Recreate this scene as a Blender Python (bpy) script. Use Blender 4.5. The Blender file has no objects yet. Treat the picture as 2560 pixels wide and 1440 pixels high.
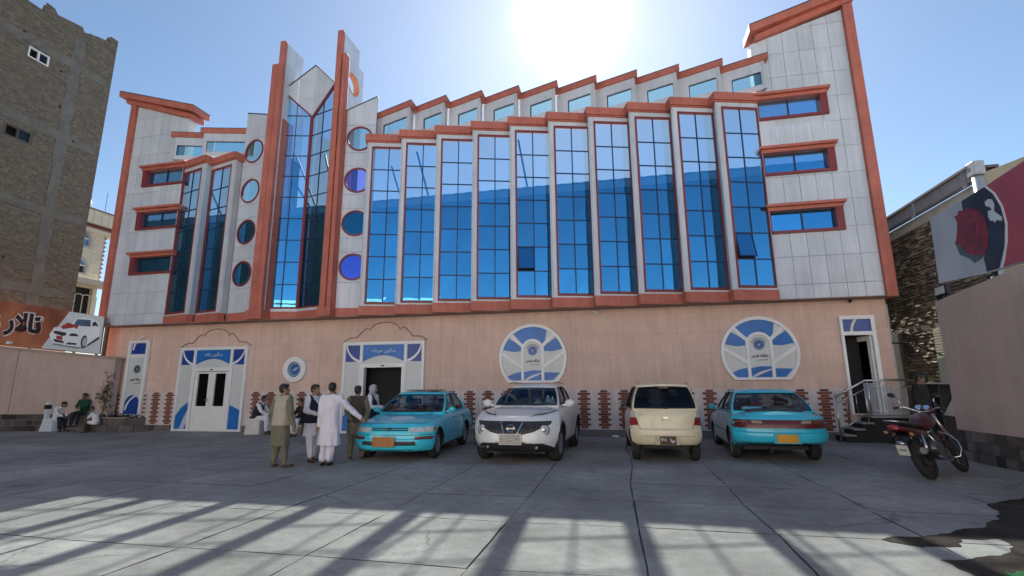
import bpy, bmesh, math, random
from mathutils import Vector, Matrix
from mathutils.geometry import tessellate_polygon
rnd = random.Random(11)
sc = bpy.context.scene
COL = sc.collection
PI = math.pi
R = math.radians

# ---------------------------------------------------------------- camera, sky, sun, exposure
cam = bpy.data.cameras.new('camera'); camo = bpy.data.objects.new('camera', cam); COL.objects.link(camo)
pitch, roll, yaw = 0.19683835, 0.00670845, -0.20988715
fw = Vector((math.sin(yaw)*math.cos(pitch), math.cos(yaw)*math.cos(pitch), math.sin(pitch)))
rt = Vector((math.cos(yaw), -math.sin(yaw), 0)); dn = -rt.cross(fw)
rt2 = rt*math.cos(roll)+dn*math.sin(roll); dn2 = -rt*math.sin(roll)+dn*math.cos(roll)
mm = Matrix.Identity(4)
for i in range(3):
    mm[i][0] = rt2[i]; mm[i][1] = -dn2[i]; mm[i][2] = -fw[i]
mm[2][3] = 1.45
camo.matrix_world = mm
cam.sensor_width = 36; cam.lens = 1243.2/2560*36; cam.clip_end = 2000; cam.clip_start = .05
sc.camera = camo

SUN_EL, SUN_AZ = R(39.8), R(-3.9)
sund = Vector((math.sin(SUN_AZ)*math.cos(SUN_EL), math.cos(SUN_AZ)*math.cos(SUN_EL), math.sin(SUN_EL)))
w = bpy.data.worlds.new('World'); sc.world = w; w.use_nodes = True
nt = w.node_tree; nt.nodes.clear()
wo = nt.nodes.new('ShaderNodeOutputWorld'); bg = nt.nodes.new('ShaderNodeBackground')
sky = nt.nodes.new('ShaderNodeTexSky'); sky.sky_type = 'NISHITA'; sky.sun_disc = False
sky.sun_elevation = SUN_EL; sky.sun_rotation = SUN_AZ
sky.air_density = 1.0; sky.dust_density = 0.35; sky.ozone_density = 3.5; sky.altitude = 1000
bg.inputs['Strength'].default_value = 0.0445
# the bright milky aureole the air shows round the sun
tcw = nt.nodes.new('ShaderNodeTexCoord'); dt = nt.nodes.new('ShaderNodeVectorMath'); dt.operation = 'DOT_PRODUCT'; dt.inputs[1].default_value = sund
nt.links.new(tcw.outputs['Generated'], dt.inputs[0])
def aure(p_, k_):
    a_ = nt.nodes.new('ShaderNodeMath'); a_.operation = 'MAXIMUM'; a_.inputs[1].default_value = 0; nt.links.new(dt.outputs['Value'], a_.inputs[0])
    b_ = nt.nodes.new('ShaderNodeMath'); b_.operation = 'POWER'; b_.inputs[1].default_value = p_; nt.links.new(a_.outputs[0], b_.inputs[0])
    c_ = nt.nodes.new('ShaderNodeMath'); c_.operation = 'MULTIPLY'; c_.inputs[1].default_value = k_; nt.links.new(b_.outputs[0], c_.inputs[0]); return c_
s_ = nt.nodes.new('ShaderNodeMath'); nt.links.new(aure(700, 30).outputs[0], s_.inputs[0])
s2_ = nt.nodes.new('ShaderNodeMath'); nt.links.new(aure(40, .7).outputs[0], s2_.inputs[0]); nt.links.new(aure(9, 1.1).outputs[0], s2_.inputs[1]); nt.links.new(s2_.outputs[0], s_.inputs[1])
tn_ = nt.nodes.new('ShaderNodeMix'); tn_.data_type = 'RGBA'; tn_.blend_type = 'MULTIPLY'; tn_.inputs['Factor'].default_value = 1; tn_.inputs['B'].default_value = (1.04, 1.0, .90, 1); nt.links.new(sky.outputs[0], tn_.inputs['A'])
mxw = nt.nodes.new('ShaderNodeMix'); mxw.data_type = 'RGBA'; mxw.blend_type = 'ADD'; mxw.inputs['Factor'].default_value = 1
nt.links.new(tn_.outputs['Result'], mxw.inputs['A']); nt.links.new(s_.outputs[0], mxw.inputs['B'])
nt.links.new(mxw.outputs['Result'], bg.inputs['Color']); nt.links.new(bg.outputs[0], wo.inputs[0])
sl = bpy.data.lights.new('sun', 'SUN'); sl.energy = 3.1; sl.angle = R(.53); sl.color = (1, .95, .87)
so = bpy.data.objects.new('sun', sl); COL.objects.link(so)
so.rotation_euler = sund.to_track_quat('Z', 'Y').to_euler(); so.location = sund*60
sc.view_settings.view_transform = 'Standard'; sc.view_settings.look = 'None'
sc.view_settings.gamma = 1; sc.view_settings.use_curve_mapping = False
sc.view_settings.exposure = 2.0
sc.cycles.max_bounces = 10; sc.cycles.transparent_max_bounces = 16

# ---------------------------------------------------------------- materials
MAT = {}
def mat(name, col, rough=.6, var=.1, scale=4., bump=0., bscale=60., metal=0., orand=0., spec=.5, coat=0., detail=4., groove=0., stretch=None, col2=None, streak=0.):
    """Procedural surface: noise-broken colour, per-object tone, fine relief."""
    if name in MAT: return MAT[name]
    m = bpy.data.materials.new(name); m.use_nodes = True; n = m.node_tree.nodes; L = m.node_tree.links
    b = n['Principled BSDF']; b.inputs['Roughness'].default_value = rough; b.inputs['Metallic'].default_value = metal
    b.inputs['Specular IOR Level'].default_value = spec; b.inputs['Coat Weight'].default_value = coat; b.inputs['Coat Roughness'].default_value = .04
    tc = n.new('ShaderNodeTexCoord'); vec = tc.outputs['Object']
    if stretch:
        mp = n.new('ShaderNodeMapping'); mp.inputs['Scale'].default_value = stretch; L.new(vec, mp.inputs[0]); vec = mp.outputs[0]
    no = n.new('ShaderNodeTexNoise'); no.inputs['Scale'].default_value = scale; no.inputs['Detail'].default_value = detail; no.inputs['Roughness'].default_value = .62
    L.new(vec, no.inputs['Vector'])
    rp = n.new('ShaderNodeMapRange'); rp.inputs[1].default_value = .3; rp.inputs[2].default_value = .7
    L.new(no.outputs['Fac'], rp.inputs[0])
    mx = n.new('ShaderNodeMix'); mx.data_type = 'RGBA'
    a = tuple(c*(1-var) for c in col); c2 = tuple(min(1, c*(1+var)) for c in (col2 or col))
    mx.inputs['A'].default_value = (*a, 1); mx.inputs['B'].default_value = (*c2, 1)
    L.new(rp.outputs[0], mx.inputs['Factor']); out = mx.outputs['Result']
    if orand:
        oi = n.new('ShaderNodeObjectInfo'); r2 = n.new('ShaderNodeMapRange'); r2.inputs[3].default_value = 1-orand; r2.inputs[4].default_value = 1+orand
        L.new(oi.outputs['Random'], r2.inputs[0]); mu = n.new('ShaderNodeVectorMath'); mu.operation = 'SCALE'
        L.new(out, mu.inputs[0]); L.new(r2.outputs[0], mu.inputs['Scale']); out = mu.outputs[0]
    if groove:
        sx = n.new('ShaderNodeSeparateXYZ'); L.new(tc.outputs['Object'], sx.inputs[0])
        md = n.new('ShaderNodeMath'); md.operation = 'PINGPONG'; md.inputs[1].default_value = groove/2; L.new(sx.outputs[2], md.inputs[0])
        lt = n.new('ShaderNodeMapRange'); lt.inputs[1].default_value = 0; lt.inputs[2].default_value = .008; lt.inputs[3].default_value = .72; lt.inputs[4].default_value = 1
        L.new(md.outputs[0], lt.inputs[0]); mu = n.new('ShaderNodeVectorMath'); mu.operation = 'SCALE'
        L.new(out, mu.inputs[0]); L.new(lt.outputs[0], mu.inputs['Scale']); out = mu.outputs[0]
    if streak:                                            # faint rain streaks and grime blotches
        for sc3, lo_, hi_ in (((5, 5, .22), 1-streak, 1+.4*streak), ((.9, .9, .7), 1-.7*streak, 1+.5*streak)):
            mp = n.new('ShaderNodeMapping'); mp.inputs['Scale'].default_value = sc3; L.new(tc.outputs['Object'], mp.inputs[0])
            n3 = n.new('ShaderNodeTexNoise'); n3.inputs['Scale'].default_value = 1.6; n3.inputs['Detail'].default_value = 7; n3.inputs['Roughness'].default_value = .65; L.new(mp.outputs[0], n3.inputs['Vector'])
            r3 = n.new('ShaderNodeMapRange'); r3.inputs[1].default_value = .34; r3.inputs[2].default_value = .62; r3.inputs[3].default_value = lo_; r3.inputs[4].default_value = hi_; L.new(n3.outputs['Fac'], r3.inputs[0])
            mu = n.new('ShaderNodeVectorMath'); mu.operation = 'SCALE'; L.new(out, mu.inputs[0]); L.new(r3.outputs[0], mu.inputs['Scale']); out = mu.outputs[0]
    L.new(out, b.inputs['Base Color'])
    if bump:
        n2 = n.new('ShaderNodeTexNoise'); n2.inputs['Scale'].default_value = bscale; n2.inputs['Detail'].default_value = 3
        L.new(vec, n2.inputs['Vector']); bp = n.new('ShaderNodeBump'); bp.inputs['Strength'].default_value = bump; bp.inputs['Distance'].default_value = .02
        L.new(n2.outputs['Fac'], bp.inputs['Height']); L.new(bp.outputs[0], b.inputs['Normal'])
    MAT[name] = m
    return m

def glassmat(name, trans, refl, fac, rough=0.0, wave=0.0, orand=0.):
    """Coated window glass: part see-through tint, part mirror."""
    if name in MAT: return MAT[name]
    m = bpy.data.materials.new(name); m.use_nodes = True; n = m.node_tree.nodes; L = m.node_tree.links; n.clear()
    o = n.new('ShaderNodeOutputMaterial'); t = n.new('ShaderNodeBsdfTransparent'); g = n.new('ShaderNodeBsdfGlossy'); x = n.new('ShaderNodeMixShader')
    t.inputs[0].default_value = (*trans, 1); g.inputs[0].default_value = (*refl, 1); g.inputs['Roughness'].default_value = rough
    x.inputs[0].default_value = fac
    if fac < 0:
        fr = n.new('ShaderNodeLayerWeight'); fr.inputs[0].default_value = .5; p5 = n.new('ShaderNodeMath'); p5.operation = 'POWER'; p5.inputs[1].default_value = 4.; L.new(fr.outputs['Facing'], p5.inputs[0])
        ad = n.new('ShaderNodeMath'); ad.inputs[1].default_value = -fac; L.new(p5.outputs[0], ad.inputs[0]); ad.use_clamp = True; L.new(ad.outputs[0], x.inputs[0])
    if wave:
        tc = n.new('ShaderNodeTexCoord'); no = n.new('ShaderNodeTexNoise'); no.inputs['Scale'].default_value = 1.1; bp = n.new('ShaderNodeBump')
        bp.inputs['Strength'].default_value = wave; bp.inputs['Distance'].default_value = .1
        L.new(tc.outputs['Object'], no.inputs['Vector']); L.new(no.outputs['Fac'], bp.inputs['Height']); L.new(bp.outputs[0], g.inputs['Normal'])
    if orand:
        oi = n.new('ShaderNodeObjectInfo'); r2 = n.new('ShaderNodeMapRange'); r2.inputs[3].default_value = 1-orand; r2.inputs[4].default_value = 1+orand; L.new(oi.outputs['Random'], r2.inputs[0])
        mu = n.new('ShaderNodeVectorMath'); mu.operation = 'SCALE'; mu.inputs[0].default_value = refl; L.new(r2.outputs[0], mu.inputs['Scale']); L.new(mu.outputs[0], g.inputs[0])
    L.new(t.outputs[0], x.inputs[1]); L.new(g.outputs[0], x.inputs[2]); L.new(x.outputs[0], o.inputs[0])
    MAT[name] = m
    return m

TILE = mat('silver_cladding', (.60, .625, .68), .30, .05, 1.2, orand=.05, streak=.09)
GREYCLAD = mat('grey_cladding', (.50, .50, .52), .4, .08, 1.2)
GROUT = mat('dark_joint', (.06, .06, .065), .9)
TERRA = mat('terracotta_trim', (.50, .145, .10), .6, .12, 2.5, bump=.15, bscale=30, streak=.12)
MAROON = mat('maroon_frame', (.22, .032, .036), .45, .1)
MULL = mat('dark_blue_mullion', (.012, .03, .10), .5)
WALL = mat('pink_beige_render', (.70, .50, .42), .85, .07, .9, bump=.25, bscale=25, groove=.6, streak=.10)
WALL2 = mat('boundary_render', (.52, .40, .355), .9, .09, 1.2, bump=.35, bscale=30, streak=.06)
DADO = mat('dado_plaster', (.64, .57, .55), .85, .08, 3, streak=.14)
BRK = mat('dado_brick', (.20, .072, .055), .8, .22, 14, bump=.3, orand=.25)
PLINTH = mat('plinth_concrete', (.17, .15, .145), .9, .2, 3, bump=.4)
WHITE = mat('white_pvc', (.80, .80, .80), .35, .03)
PANEL = mat('printed_panel', (.62, .645, .64), .4, .05, 1.5)
BLUE = mat('blue_print', (.012, .15, .50), .35, .18, 1.5)
NAVY = mat('navy_print', (.010, .055, .30), .35, .15, 2)
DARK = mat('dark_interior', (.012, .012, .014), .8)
BLACK = mat('black_print', (.01, .01, .012), .5)
GLASS = glassmat('blue_coated_glass', (.88, .98, .97), (.14, .54, .92), .60, wave=.015, orand=.12)
GLASS2 = glassmat('clear_green_glass', (.80, .95, .94), (.35, .6, .7), .28)
GLASSP = glassmat('pale_violet_glass', (.74, .74, 1.0), (.3, .35, .8), .3)
GLASSV = glassmat('violet_film_glass', (.45, .50, .85), (.16, .22, .80), .6)
GLASST = glassmat('teal_film_glass', (.40, .70, .80), (.05, .25, .40), .55)
DGLASS = glassmat('smoked_glass', (.12, .12, .13), (.6, .6, .62), -.07)
STEEL = mat('brushed_steel', (.62, .62, .64), .28, .06, metal=1.)
CONC = mat('bare_concrete', (.30, .28, .26), .9, .15, 2, bump=.4)

# ---------------------------------------------------------------- mesh helpers
class Fr:
    """Local frame: point (a,b,c) -> O + a*u + b*v + c*w."""
    def __init__(s, O=(0, 0, 0), u=(1, 0, 0), v=(0, 0, 1), w=(0, -1, 0)):
        s.O, s.u, s.v, s.w = Vector(O), Vector(u), Vector(v), Vector(w)
    def __call__(s, a, b, c=0): return s.O+s.u*a+s.v*b+s.w*c
FACADE = Fr((0, 15.5, 0))           # a = x, b = z, c = metres in front of the wall
ID = Fr((0, 0, 0), (1, 0, 0), (0, 1, 0), (0, 0, 1))

def area2(p): return sum(p[i][0]*p[(i+1) % len(p)][1]-p[(i+1) % len(p)][0]*p[i][1] for i in range(len(p)))
def ccw(p): return list(p) if area2(p) > 0 else list(p)[::-1]
def rect(x0, z0, x1, z1): return [(x0, z0), (x1, z0), (x1, z1), (x0, z1)]
def circ(x, z, r, n=32, a0=0., a1=2*PI, rz=None):
    full = abs(a1-a0-2*PI) < 1e-6; k = n if full else n+1
    return [(x+r*math.cos(a0+(a1-a0)*i/n), z+(rz or r)*math.sin(a0+(a1-a0)*i/n)) for i in range(k)]
def clip(p, a, b, c):
    o = []
    for i in range(len(p)):
        P, Q = p[i], p[(i+1) % len(p)]; d, e = a*P[0]+b*P[1]+c, a*Q[0]+b*Q[1]+c
        if d >= 0: o.append(P)
        if (d > 0 > e) or (d < 0 < e):
            t = d/(d-e); o.append((P[0]+(Q[0]-P[0])*t, P[1]+(Q[1]-P[1])*t))
    return o
def minus(rs, h):
    """Rectangles minus a rectangular hole."""
    out = []
    for (x0, z0, x1, z1) in rs:
        a0, b0, a1, b1 = max(x0, h[0]), max(z0, h[1]), min(x1, h[2]), min(z1, h[3])
        if a0 >= a1 or b0 >= b1: out.append((x0, z0, x1, z1)); continue
        if b0 > z0: out.append((x0, z0, x1, b0))
        if b1 < z1: out.append((x0, b1, x1, z1))
        if a0 > x0: out.append((x0, b0, a0, b1))
        if a1 < x1: out.append((a1, b0, x1, b1))
    return [r for r in out if r[2]-r[0] > .03 and r[3]-r[1] > .03]

class MB:
    def __init__(s): s.v = []; s.f = []; s.mi = []; s.k = 0
    def add(s, vs, fs):
        o = len(s.v); s.v += [tuple(x) for x in vs]; s.f += [tuple(i+o for i in f) for f in fs]; s.mi += [s.k]*len(fs); return s
    def box(s, x0, y0, z0, x1, y1, z1, F=ID):
        p = [F(a, b, c) for c in (z0, z1) for b in (y0, y1) for a in (x0, x1)]
        return s.add(p, [(0, 2, 3, 1), (4, 5, 7, 6), (0, 1, 5, 4), (2, 6, 7, 3), (0, 4, 6, 2), (1, 3, 7, 5)])
    def prism(s, poly, c0, c1, F=FACADE): return s.plate(poly, [], c0, c1, F)
    def plate(s, outer, holes, c0, c1, F=FACADE):
        loops = [ccw(outer)]+[ccw(h)[::-1] for h in holes]
        flat = [p for l in loops for p in l]; n = len(flat)
        tri = tessellate_polygon([[Vector((p[0], p[1], 0)) for p in l] for l in loops])
        vs = [F(p[0], p[1], c1) for p in flat]+[F(p[0], p[1], c0) for p in flat]
        fs = []
        for t in tri:
            t = list(t)
            if area2([flat[i] for i in t]) < 0: t = t[::-1]
            fs.append(tuple(t)); fs.append(tuple(i+n for i in t[::-1]))
        o = 0
        for l in loops:
            k = len(l)
            for i in range(k):
                a, b = o+i, o+(i+1) % k
                fs.append((a+n, b+n, b, a))
            o += k
        return s.add(vs, fs)
    def ring(s, outer, inner, c0, c1, F=FACADE): return s.plate(outer, [inner], c0, c1, F)
    def tube(s, pts, r, n=8, F=ID, closed=False, cap=True):
        P = [F(*p) for p in pts]; k = len(P); rr = r if isinstance(r, (list, tuple)) else [r]*k
        prev = None; vs = []; fs = []
        for i in range(k):
            if closed: d = P[(i+1) % k]-P[i-1]
            else: d = P[min(i+1, k-1)]-P[max(i-1, 0)]
            d = d.normalized() if d.length > 1e-9 else Vector((0, 0, 1))
            if prev is None:
                up = Vector((0, 0, 1)) if abs(d.z) < .9 else Vector((1, 0, 0)); a = d.cross(up).normalized()
            else: a = (prev-d*prev.dot(d)).normalized()
            prev = a; b = d.cross(a)
            for j in range(n):
                t = 2*PI*j/n; vs.append(P[i]+(a*math.cos(t)+b*math.sin(t))*rr[i])
        for i in range(k if closed else k-1):
            for j in range(n):
                A = i*n+j; B = i*n+(j+1) % n; C = ((i+1) % k)*n+(j+1) % n; D = ((i+1) % k)*n+j
                fs.append((A, D, C, B))
        if cap and not closed: fs.append(tuple(range(n))); fs.append(tuple(reversed(range((k-1)*n, k*n))))
        return s.add(vs, fs)
    def lathe(s, prof, n=24, F=ID, ax=2):
        """prof [(r,h)], spun about the frame's third axis."""
        vs = []; fs = []
        for (r, h) in prof:
            for j in range(n):
                t = 2*PI*j/n; vs.append(F(r*math.cos(t), r*math.sin(t), h))
        for i in range(len(prof)-1):
            for j in range(n): fs.append((i*n+j, i*n+(j+1) % n, (i+1)*n+(j+1) % n, (i+1)*n+j))
        if prof[0][0] > 1e-6: fs.append(tuple(reversed(range(n))))
        if prof[-1][0] > 1e-6: fs.append(tuple(range((len(prof)-1)*n, len(prof)*n)))
        return s.add(vs, fs)
    def ball(s, c, r, n=10, m=8, F=ID):
        rx, ry, rz = r if isinstance(r, (tuple, list)) else (r, r, r); vs = []; fs = []
        for i in range(m+1):
            p = -PI/2+PI*i/m
            for j in range(n):
                t = 2*PI*j/n; vs.append(F(c[0]+rx*math.cos(p)*math.cos(t), c[1]+ry*math.cos(p)*math.sin(t), c[2]+rz*math.sin(p)))
        for i in range(m):
            for j in range(n): fs.append((i*n+j, i*n+(j+1) % n, (i+1)*n+(j+1) % n, (i+1)*n+j))
        return s.add(vs, fs)
    def loft(s, rings, cap=True, closed=True):
        n = len(rings[0]); vs = [p for r in rings for p in r]; fs = []
        for i in range(len(rings)-1):
            for j in range(n if closed else n-1): fs.append((i*n+j, i*n+(j+1) % n, (i+1)*n+(j+1) % n, (i+1)*n+j))
        if cap: fs.append(tuple(reversed(range(n)))); fs.append(tuple(range((len(rings)-1)*n, len(rings)*n)))
        return s.add(vs, fs)

WM = {}
def link(o, parent=None, local=False):
    COL.objects.link(o)
    if parent is None: WM[o] = Matrix.Identity(4)
    else:
        o.parent = parent
        if local: WM[o] = WM[parent]
        else: o.matrix_parent_inverse = WM[parent].inverted(); WM[o] = Matrix.Identity(4)
    return o
def build(name, mb, m, parent=None, local=False, smooth=False, weld=False, bevel=0., kind=None, fixn=True):
    me = bpy.data.meshes.new(name); me.from_pydata(mb.v, [], mb.f)
    ms = m if isinstance(m, (list, tuple)) else [m]
    for x in ms: me.materials.append(x)
    if len(ms) > 1: me.polygons.foreach_set('material_index', mb.mi)
    if weld or fixn:
        b = bmesh.new(); b.from_mesh(me)
        if weld: bmesh.ops.remove_doubles(b, verts=b.verts, dist=1e-4)
        if fixn: bmesh.ops.recalc_face_normals(b, faces=b.faces)
        b.to_mesh(me); b.free()
    if smooth:
        me.polygons.foreach_set('use_smooth', [True]*len(me.polygons))
        if smooth is not True: me.set_sharp_from_angle(angle=R(smooth))
    me.update()
    o = bpy.data.objects.new(name, me); link(o, parent, local)
    if bevel:
        bm_ = o.modifiers.new('bevel', 'BEVEL'); bm_.width = bevel; bm_.segments = 2; bm_.limit_method = 'ANGLE'; bm_.angle_limit = R(40)
    if kind: o['kind'] = kind
    return o
def thing(name, label, cat, loc=(0, 0, 0), rz=0., group=None):
    o = bpy.data.objects.new(name, None); o.empty_display_size = .2; COL.objects.link(o)
    o.location = loc; o.rotation_euler = (0, 0, rz); WM[o] = Matrix.Translation(loc) @ Matrix.Rotation(rz, 4, 'Z')
    return tag(o, label, cat, group)
def tag(o, label, cat, group=None):
    o['label'] = label; o['category'] = cat
    if group: o['group'] = group
    return o
def empty_part(name, parent):
    o = bpy.data.objects.new(name, None); COL.objects.link(o); o.parent = parent; o.matrix_parent_inverse = WM[parent].inverted(); WM[o] = Matrix.Identity(4)
    return o
def share(src, name, parent, mtx):
    """Another object on the same mesh, placed by a world matrix."""
    o = bpy.data.objects.new(name, src.data); COL.objects.link(o); o.parent = parent; o.matrix_parent_inverse = WM[parent].inverted(); o.matrix_basis = mtx; WM[o] = mtx
    return o
def text(s, size, m, F, parent, name='lettering', depth=.004, bold=0., local=False, align='CENTER', sx=1.):
    """Lettering as thin real geometry in the frame F (a right, b up)."""
    c = bpy.data.curves.new(name, 'FONT'); c.body = s; c.size = size; c.align_x = align; c.align_y = 'CENTER'; c.extrude = depth; c.offset = bold; c.resolution_u = 3
    o = bpy.data.objects.new(name, c); COL.objects.link(o)
    dg = bpy.context.evaluated_depsgraph_get(); me = bpy.data.meshes.new_from_object(o.evaluated_get(dg))
    bpy.data.objects.remove(o); bpy.data.curves.remove(c)
    for v in me.vertices: v.co = F(v.co.x*sx, v.co.y, v.co.z)
    me.materials.clear(); me.materials.append(m); me.name = name
    return link(bpy.data.objects.new(name, me), parent, local)
# ================================================================ the wedding hall
H = thing('wedding_hall', 'wide wedding hall with blue glass bays, silver towers and pink beige ground floor', 'building', (-6, 15.5, 0))

# openings of the ground floor wall: x0, z0, x1, z1
D_SIDE, D_LEFT, D_MID, D_RIGHT = (-18.1, .47, -17.17, 3.27), (-15.75, 0., -12.9, 2.95), (-9.15, 0., -6.23, 2.98), (6.05, .67, 6.92, 3.34)
def roundwin(cx, cz, r, zb, g=0.):
    a = math.asin((zb-cz)/r); return circ(cx, cz, r+g, 40, a, PI-a)
W1, W2 = (-2.65, 2.335, 1.08, 1.57), (3.93, 2.365, 1.055, 1.60)
holes = [rect(*D_SIDE), rect(D_LEFT[0], -.02, D_LEFT[2], D_LEFT[3]), rect(D_MID[0], -.02, D_MID[2], D_MID[3]), rect(*D_RIGHT), roundwin(*W1), roundwin(*W2), circ(-11., 2.1, .45, 28)]
outer = [(-19.4, 0), (D_LEFT[0], 0), (D_LEFT[0], D_LEFT[3]), (D_LEFT[2], D_LEFT[3]), (D_LEFT[2], 0), (D_MID[0], 0), (D_MID[0], D_MID[3]), (D_MID[2], D_MID[3]), (D_MID[2], 0), (7.3, 0), (7.3, 3.85), (-19.4, 3.85)]
build('ground_floor_wall', MB().plate(outer, [holes[0], holes[3], holes[4], holes[5], holes[6]], -.3, 0), WALL, H)
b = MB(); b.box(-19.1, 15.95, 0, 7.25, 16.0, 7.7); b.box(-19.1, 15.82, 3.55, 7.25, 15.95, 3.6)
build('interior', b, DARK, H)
# hall body and its corrugated roof behind the glass
b = MB(); b.box(-19.3, 16.02, 0, -19.2, 30, 7.8); b.box(7.2, 15.81, 0, 7.3, 30, 7.8); b.box(-19.2, 29.9, 0, 7.2, 30, 7.8)
build('rear_wall', b, CONC, H)
RZ = 8.12
n = 260; xs = [-19.3+26.6*i/n for i in range(n+1)]
top = [(x, RZ+.010*math.sin(i*PI/2)) for i, x in enumerate(xs)]
b = MB(); b.prism(top+[(x, z-.02) for x, z in top[::-1]], 0, 14.4, Fr((0, 30.05, 0)))
build('corrugated_roof', b, mat('roof_sheet', (.30, .36, .45), .5, .1), H)
b = MB(); b.box(-19.2, 15.66, 7.82, 7.2, 15.80, RZ-.06); build('roof_edge', b, mat('roof_edge_sheet', (.05, .08, .14), .6), H)

# plinth, dado with brick teeth
def spans(z, x0, x1, cuts):
    s = [(x0, x1)]
    for c in cuts:
        o = []
        for a, e in s:
            if c[1] <= a or c[0] >= e: o.append((a, e)); continue
            if c[0] > a: o.append((a, c[0]))
            if c[1] < e: o.append((c[1], e))
        s = o
    return s
cuts = [(D_SIDE[0]-.02, D_SIDE[2]+.02), (D_LEFT[0]-.1, D_LEFT[2]+.02), (D_MID[0]-.02, D_MID[2]+.02), (D_RIGHT[0]-.02, D_RIGHT[2]+.02)]
for a, e in spans(0, -19.1, 7.28, cuts[1:3]): build('plinth', MB().box(a, 15.43, 0, e, 15.5, .2), PLINTH, H)
DADS = [(a, e, build('dado', MB().box(a, 15.465, .2, e, 15.5, 1.37), DADO, H)) for a, e in spans(0, -19.1, 7.28, cuts) if e-a > .03]
def dado_at(x): return min(DADS, key=lambda q: abs(x-(q[0]+q[1])/2)-(q[1]-q[0])/2)[2]
cols = [x for x in [-1.1+.597*k for k in range(-30, 15)]]
bricks = []
for cx in cols:
    for r_ in range(15):
        wd = .36 if r_ % 2 else .20
        z0 = .232+.0747*r_
        pieces = [(cx-wd/2, cx+wd/2)] if r_ % 2 == 0 else [(cx-wd/2, cx-.004), (cx+.004, cx+wd/2)]
        for a, e in pieces:
            if a < -19 or e > 7.25 or any(a < c[1] and e > c[0] for c in cuts): continue
            if r_ % 2: pass
            bricks.append((a, z0, e, z0+.068))
def vis(br):
    d = math.hypot((br[0]+br[2])/2, 15.5)
    return (br[2]-br[0])*br[3]/d if False else (br[2]-br[0])/d
rowsb = []
for cx in cols:                                     # one brick per course
    for r_ in range(15):
        wd = .37 if r_ % 2 else .21
        a, e = cx-wd/2, cx+wd/2
        for c in cuts:
            if a < c[1] and e > c[0]:
                if c[0] > a and c[0]-a > .04: e = c[0]
                elif e > c[1] and e-c[1] > .04: a = c[1]
                else: a = e
        if e-a < .03 or a < -19.05 or e > 7.26: continue
        rowsb.append((a, .232+.0747*r_, e, .30+.0747*r_))
rowsb.sort(key=lambda q: abs((q[0]+q[2])/2+1.0))
bm_ = MB(); unit = None
for i, (a, z0, e, z1) in enumerate(rowsb):
    j = rnd.uniform(-.004, .006)
    if i < 290:
        build('brick', MB().box(a, 15.452-j, z0, e, 15.466, z1), BRK, dado_at((a+e)/2))
    else: bm_.box(a, 15.452-j, z0, e, 15.466, z1)
build('brick_courses', bm_, BRK, H, kind='stuff')

# ---- ground floor doors and windows
def arc_pts(cx, cz, r, a0, a1, n=12): return circ(cx, cz, r, n, R(a0), R(a1))
def emblem(F, x, z, r, parent, dark=NAVY, arcs=True):
    b = MB(); b.prism(circ(x, z, r, 28), .0, .006, F); build('emblem', b, dark, parent)
    b = MB()
    b.ring(circ(x, z, r*.86, 28), circ(x, z, r*.74, 28), .006, .009, F)
    b.prism([(x-.42*r, z-.12*r), (x-.1*r, z+.12*r), (x+.5*r, z+.3*r), (x+.2*r, z+.02*r), (x+.38*r, z-.05*r), (x, z-.2*r)], .006, .009, F)
    b.prism([(x-.5*r, z-.35*r), (x, z-.46*r), (x+.45*r, z-.3*r), (x, z-.36*r)], .006, .009, F)
    b.prism(circ(x-.25*r, z+.35*r, .1*r, 8), .006, .009, F)
    build('emblem_mark', b, mat('emblem_pale', (.30, .42, .58), .4), parent)
    if arcs:
        b = MB()
        for k in range(9):
            a = R(25+k*16.5); b.prism([(x+r*q*math.cos(a+da), z+r*q*math.sin(a+da)) for q, da in ((1.14, -.09), (1.32, -.09), (1.32, .09), (1.14, .09))], 0, .006, F)
        build('emblem_arc', b, BLACK, parent)
T_MALIKA = "\uFEAE\uFEEC\uFEB7 \uFEEA\uFB91\uFEE0\uFEE3"
T_TALAR = "\uFBFD\uFEB3\uFEED\uFEAE\uFECB \uFEAD\uFEFB\uFE8E\uFE97"
T_ZAN = "\uFEEA\uFEE7\uFE8E\uFEE7\uFEAF \uFEE5\uFEEE\uFEDF\uFE8E\uFEB3"
T_MARD = "\uFEEA\uFEE7\uFE8D\uFEA9\uFEAE\uFEE3 \uFEE5\uFEEE\uFEDF\uFE8E\uFEB3"

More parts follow.
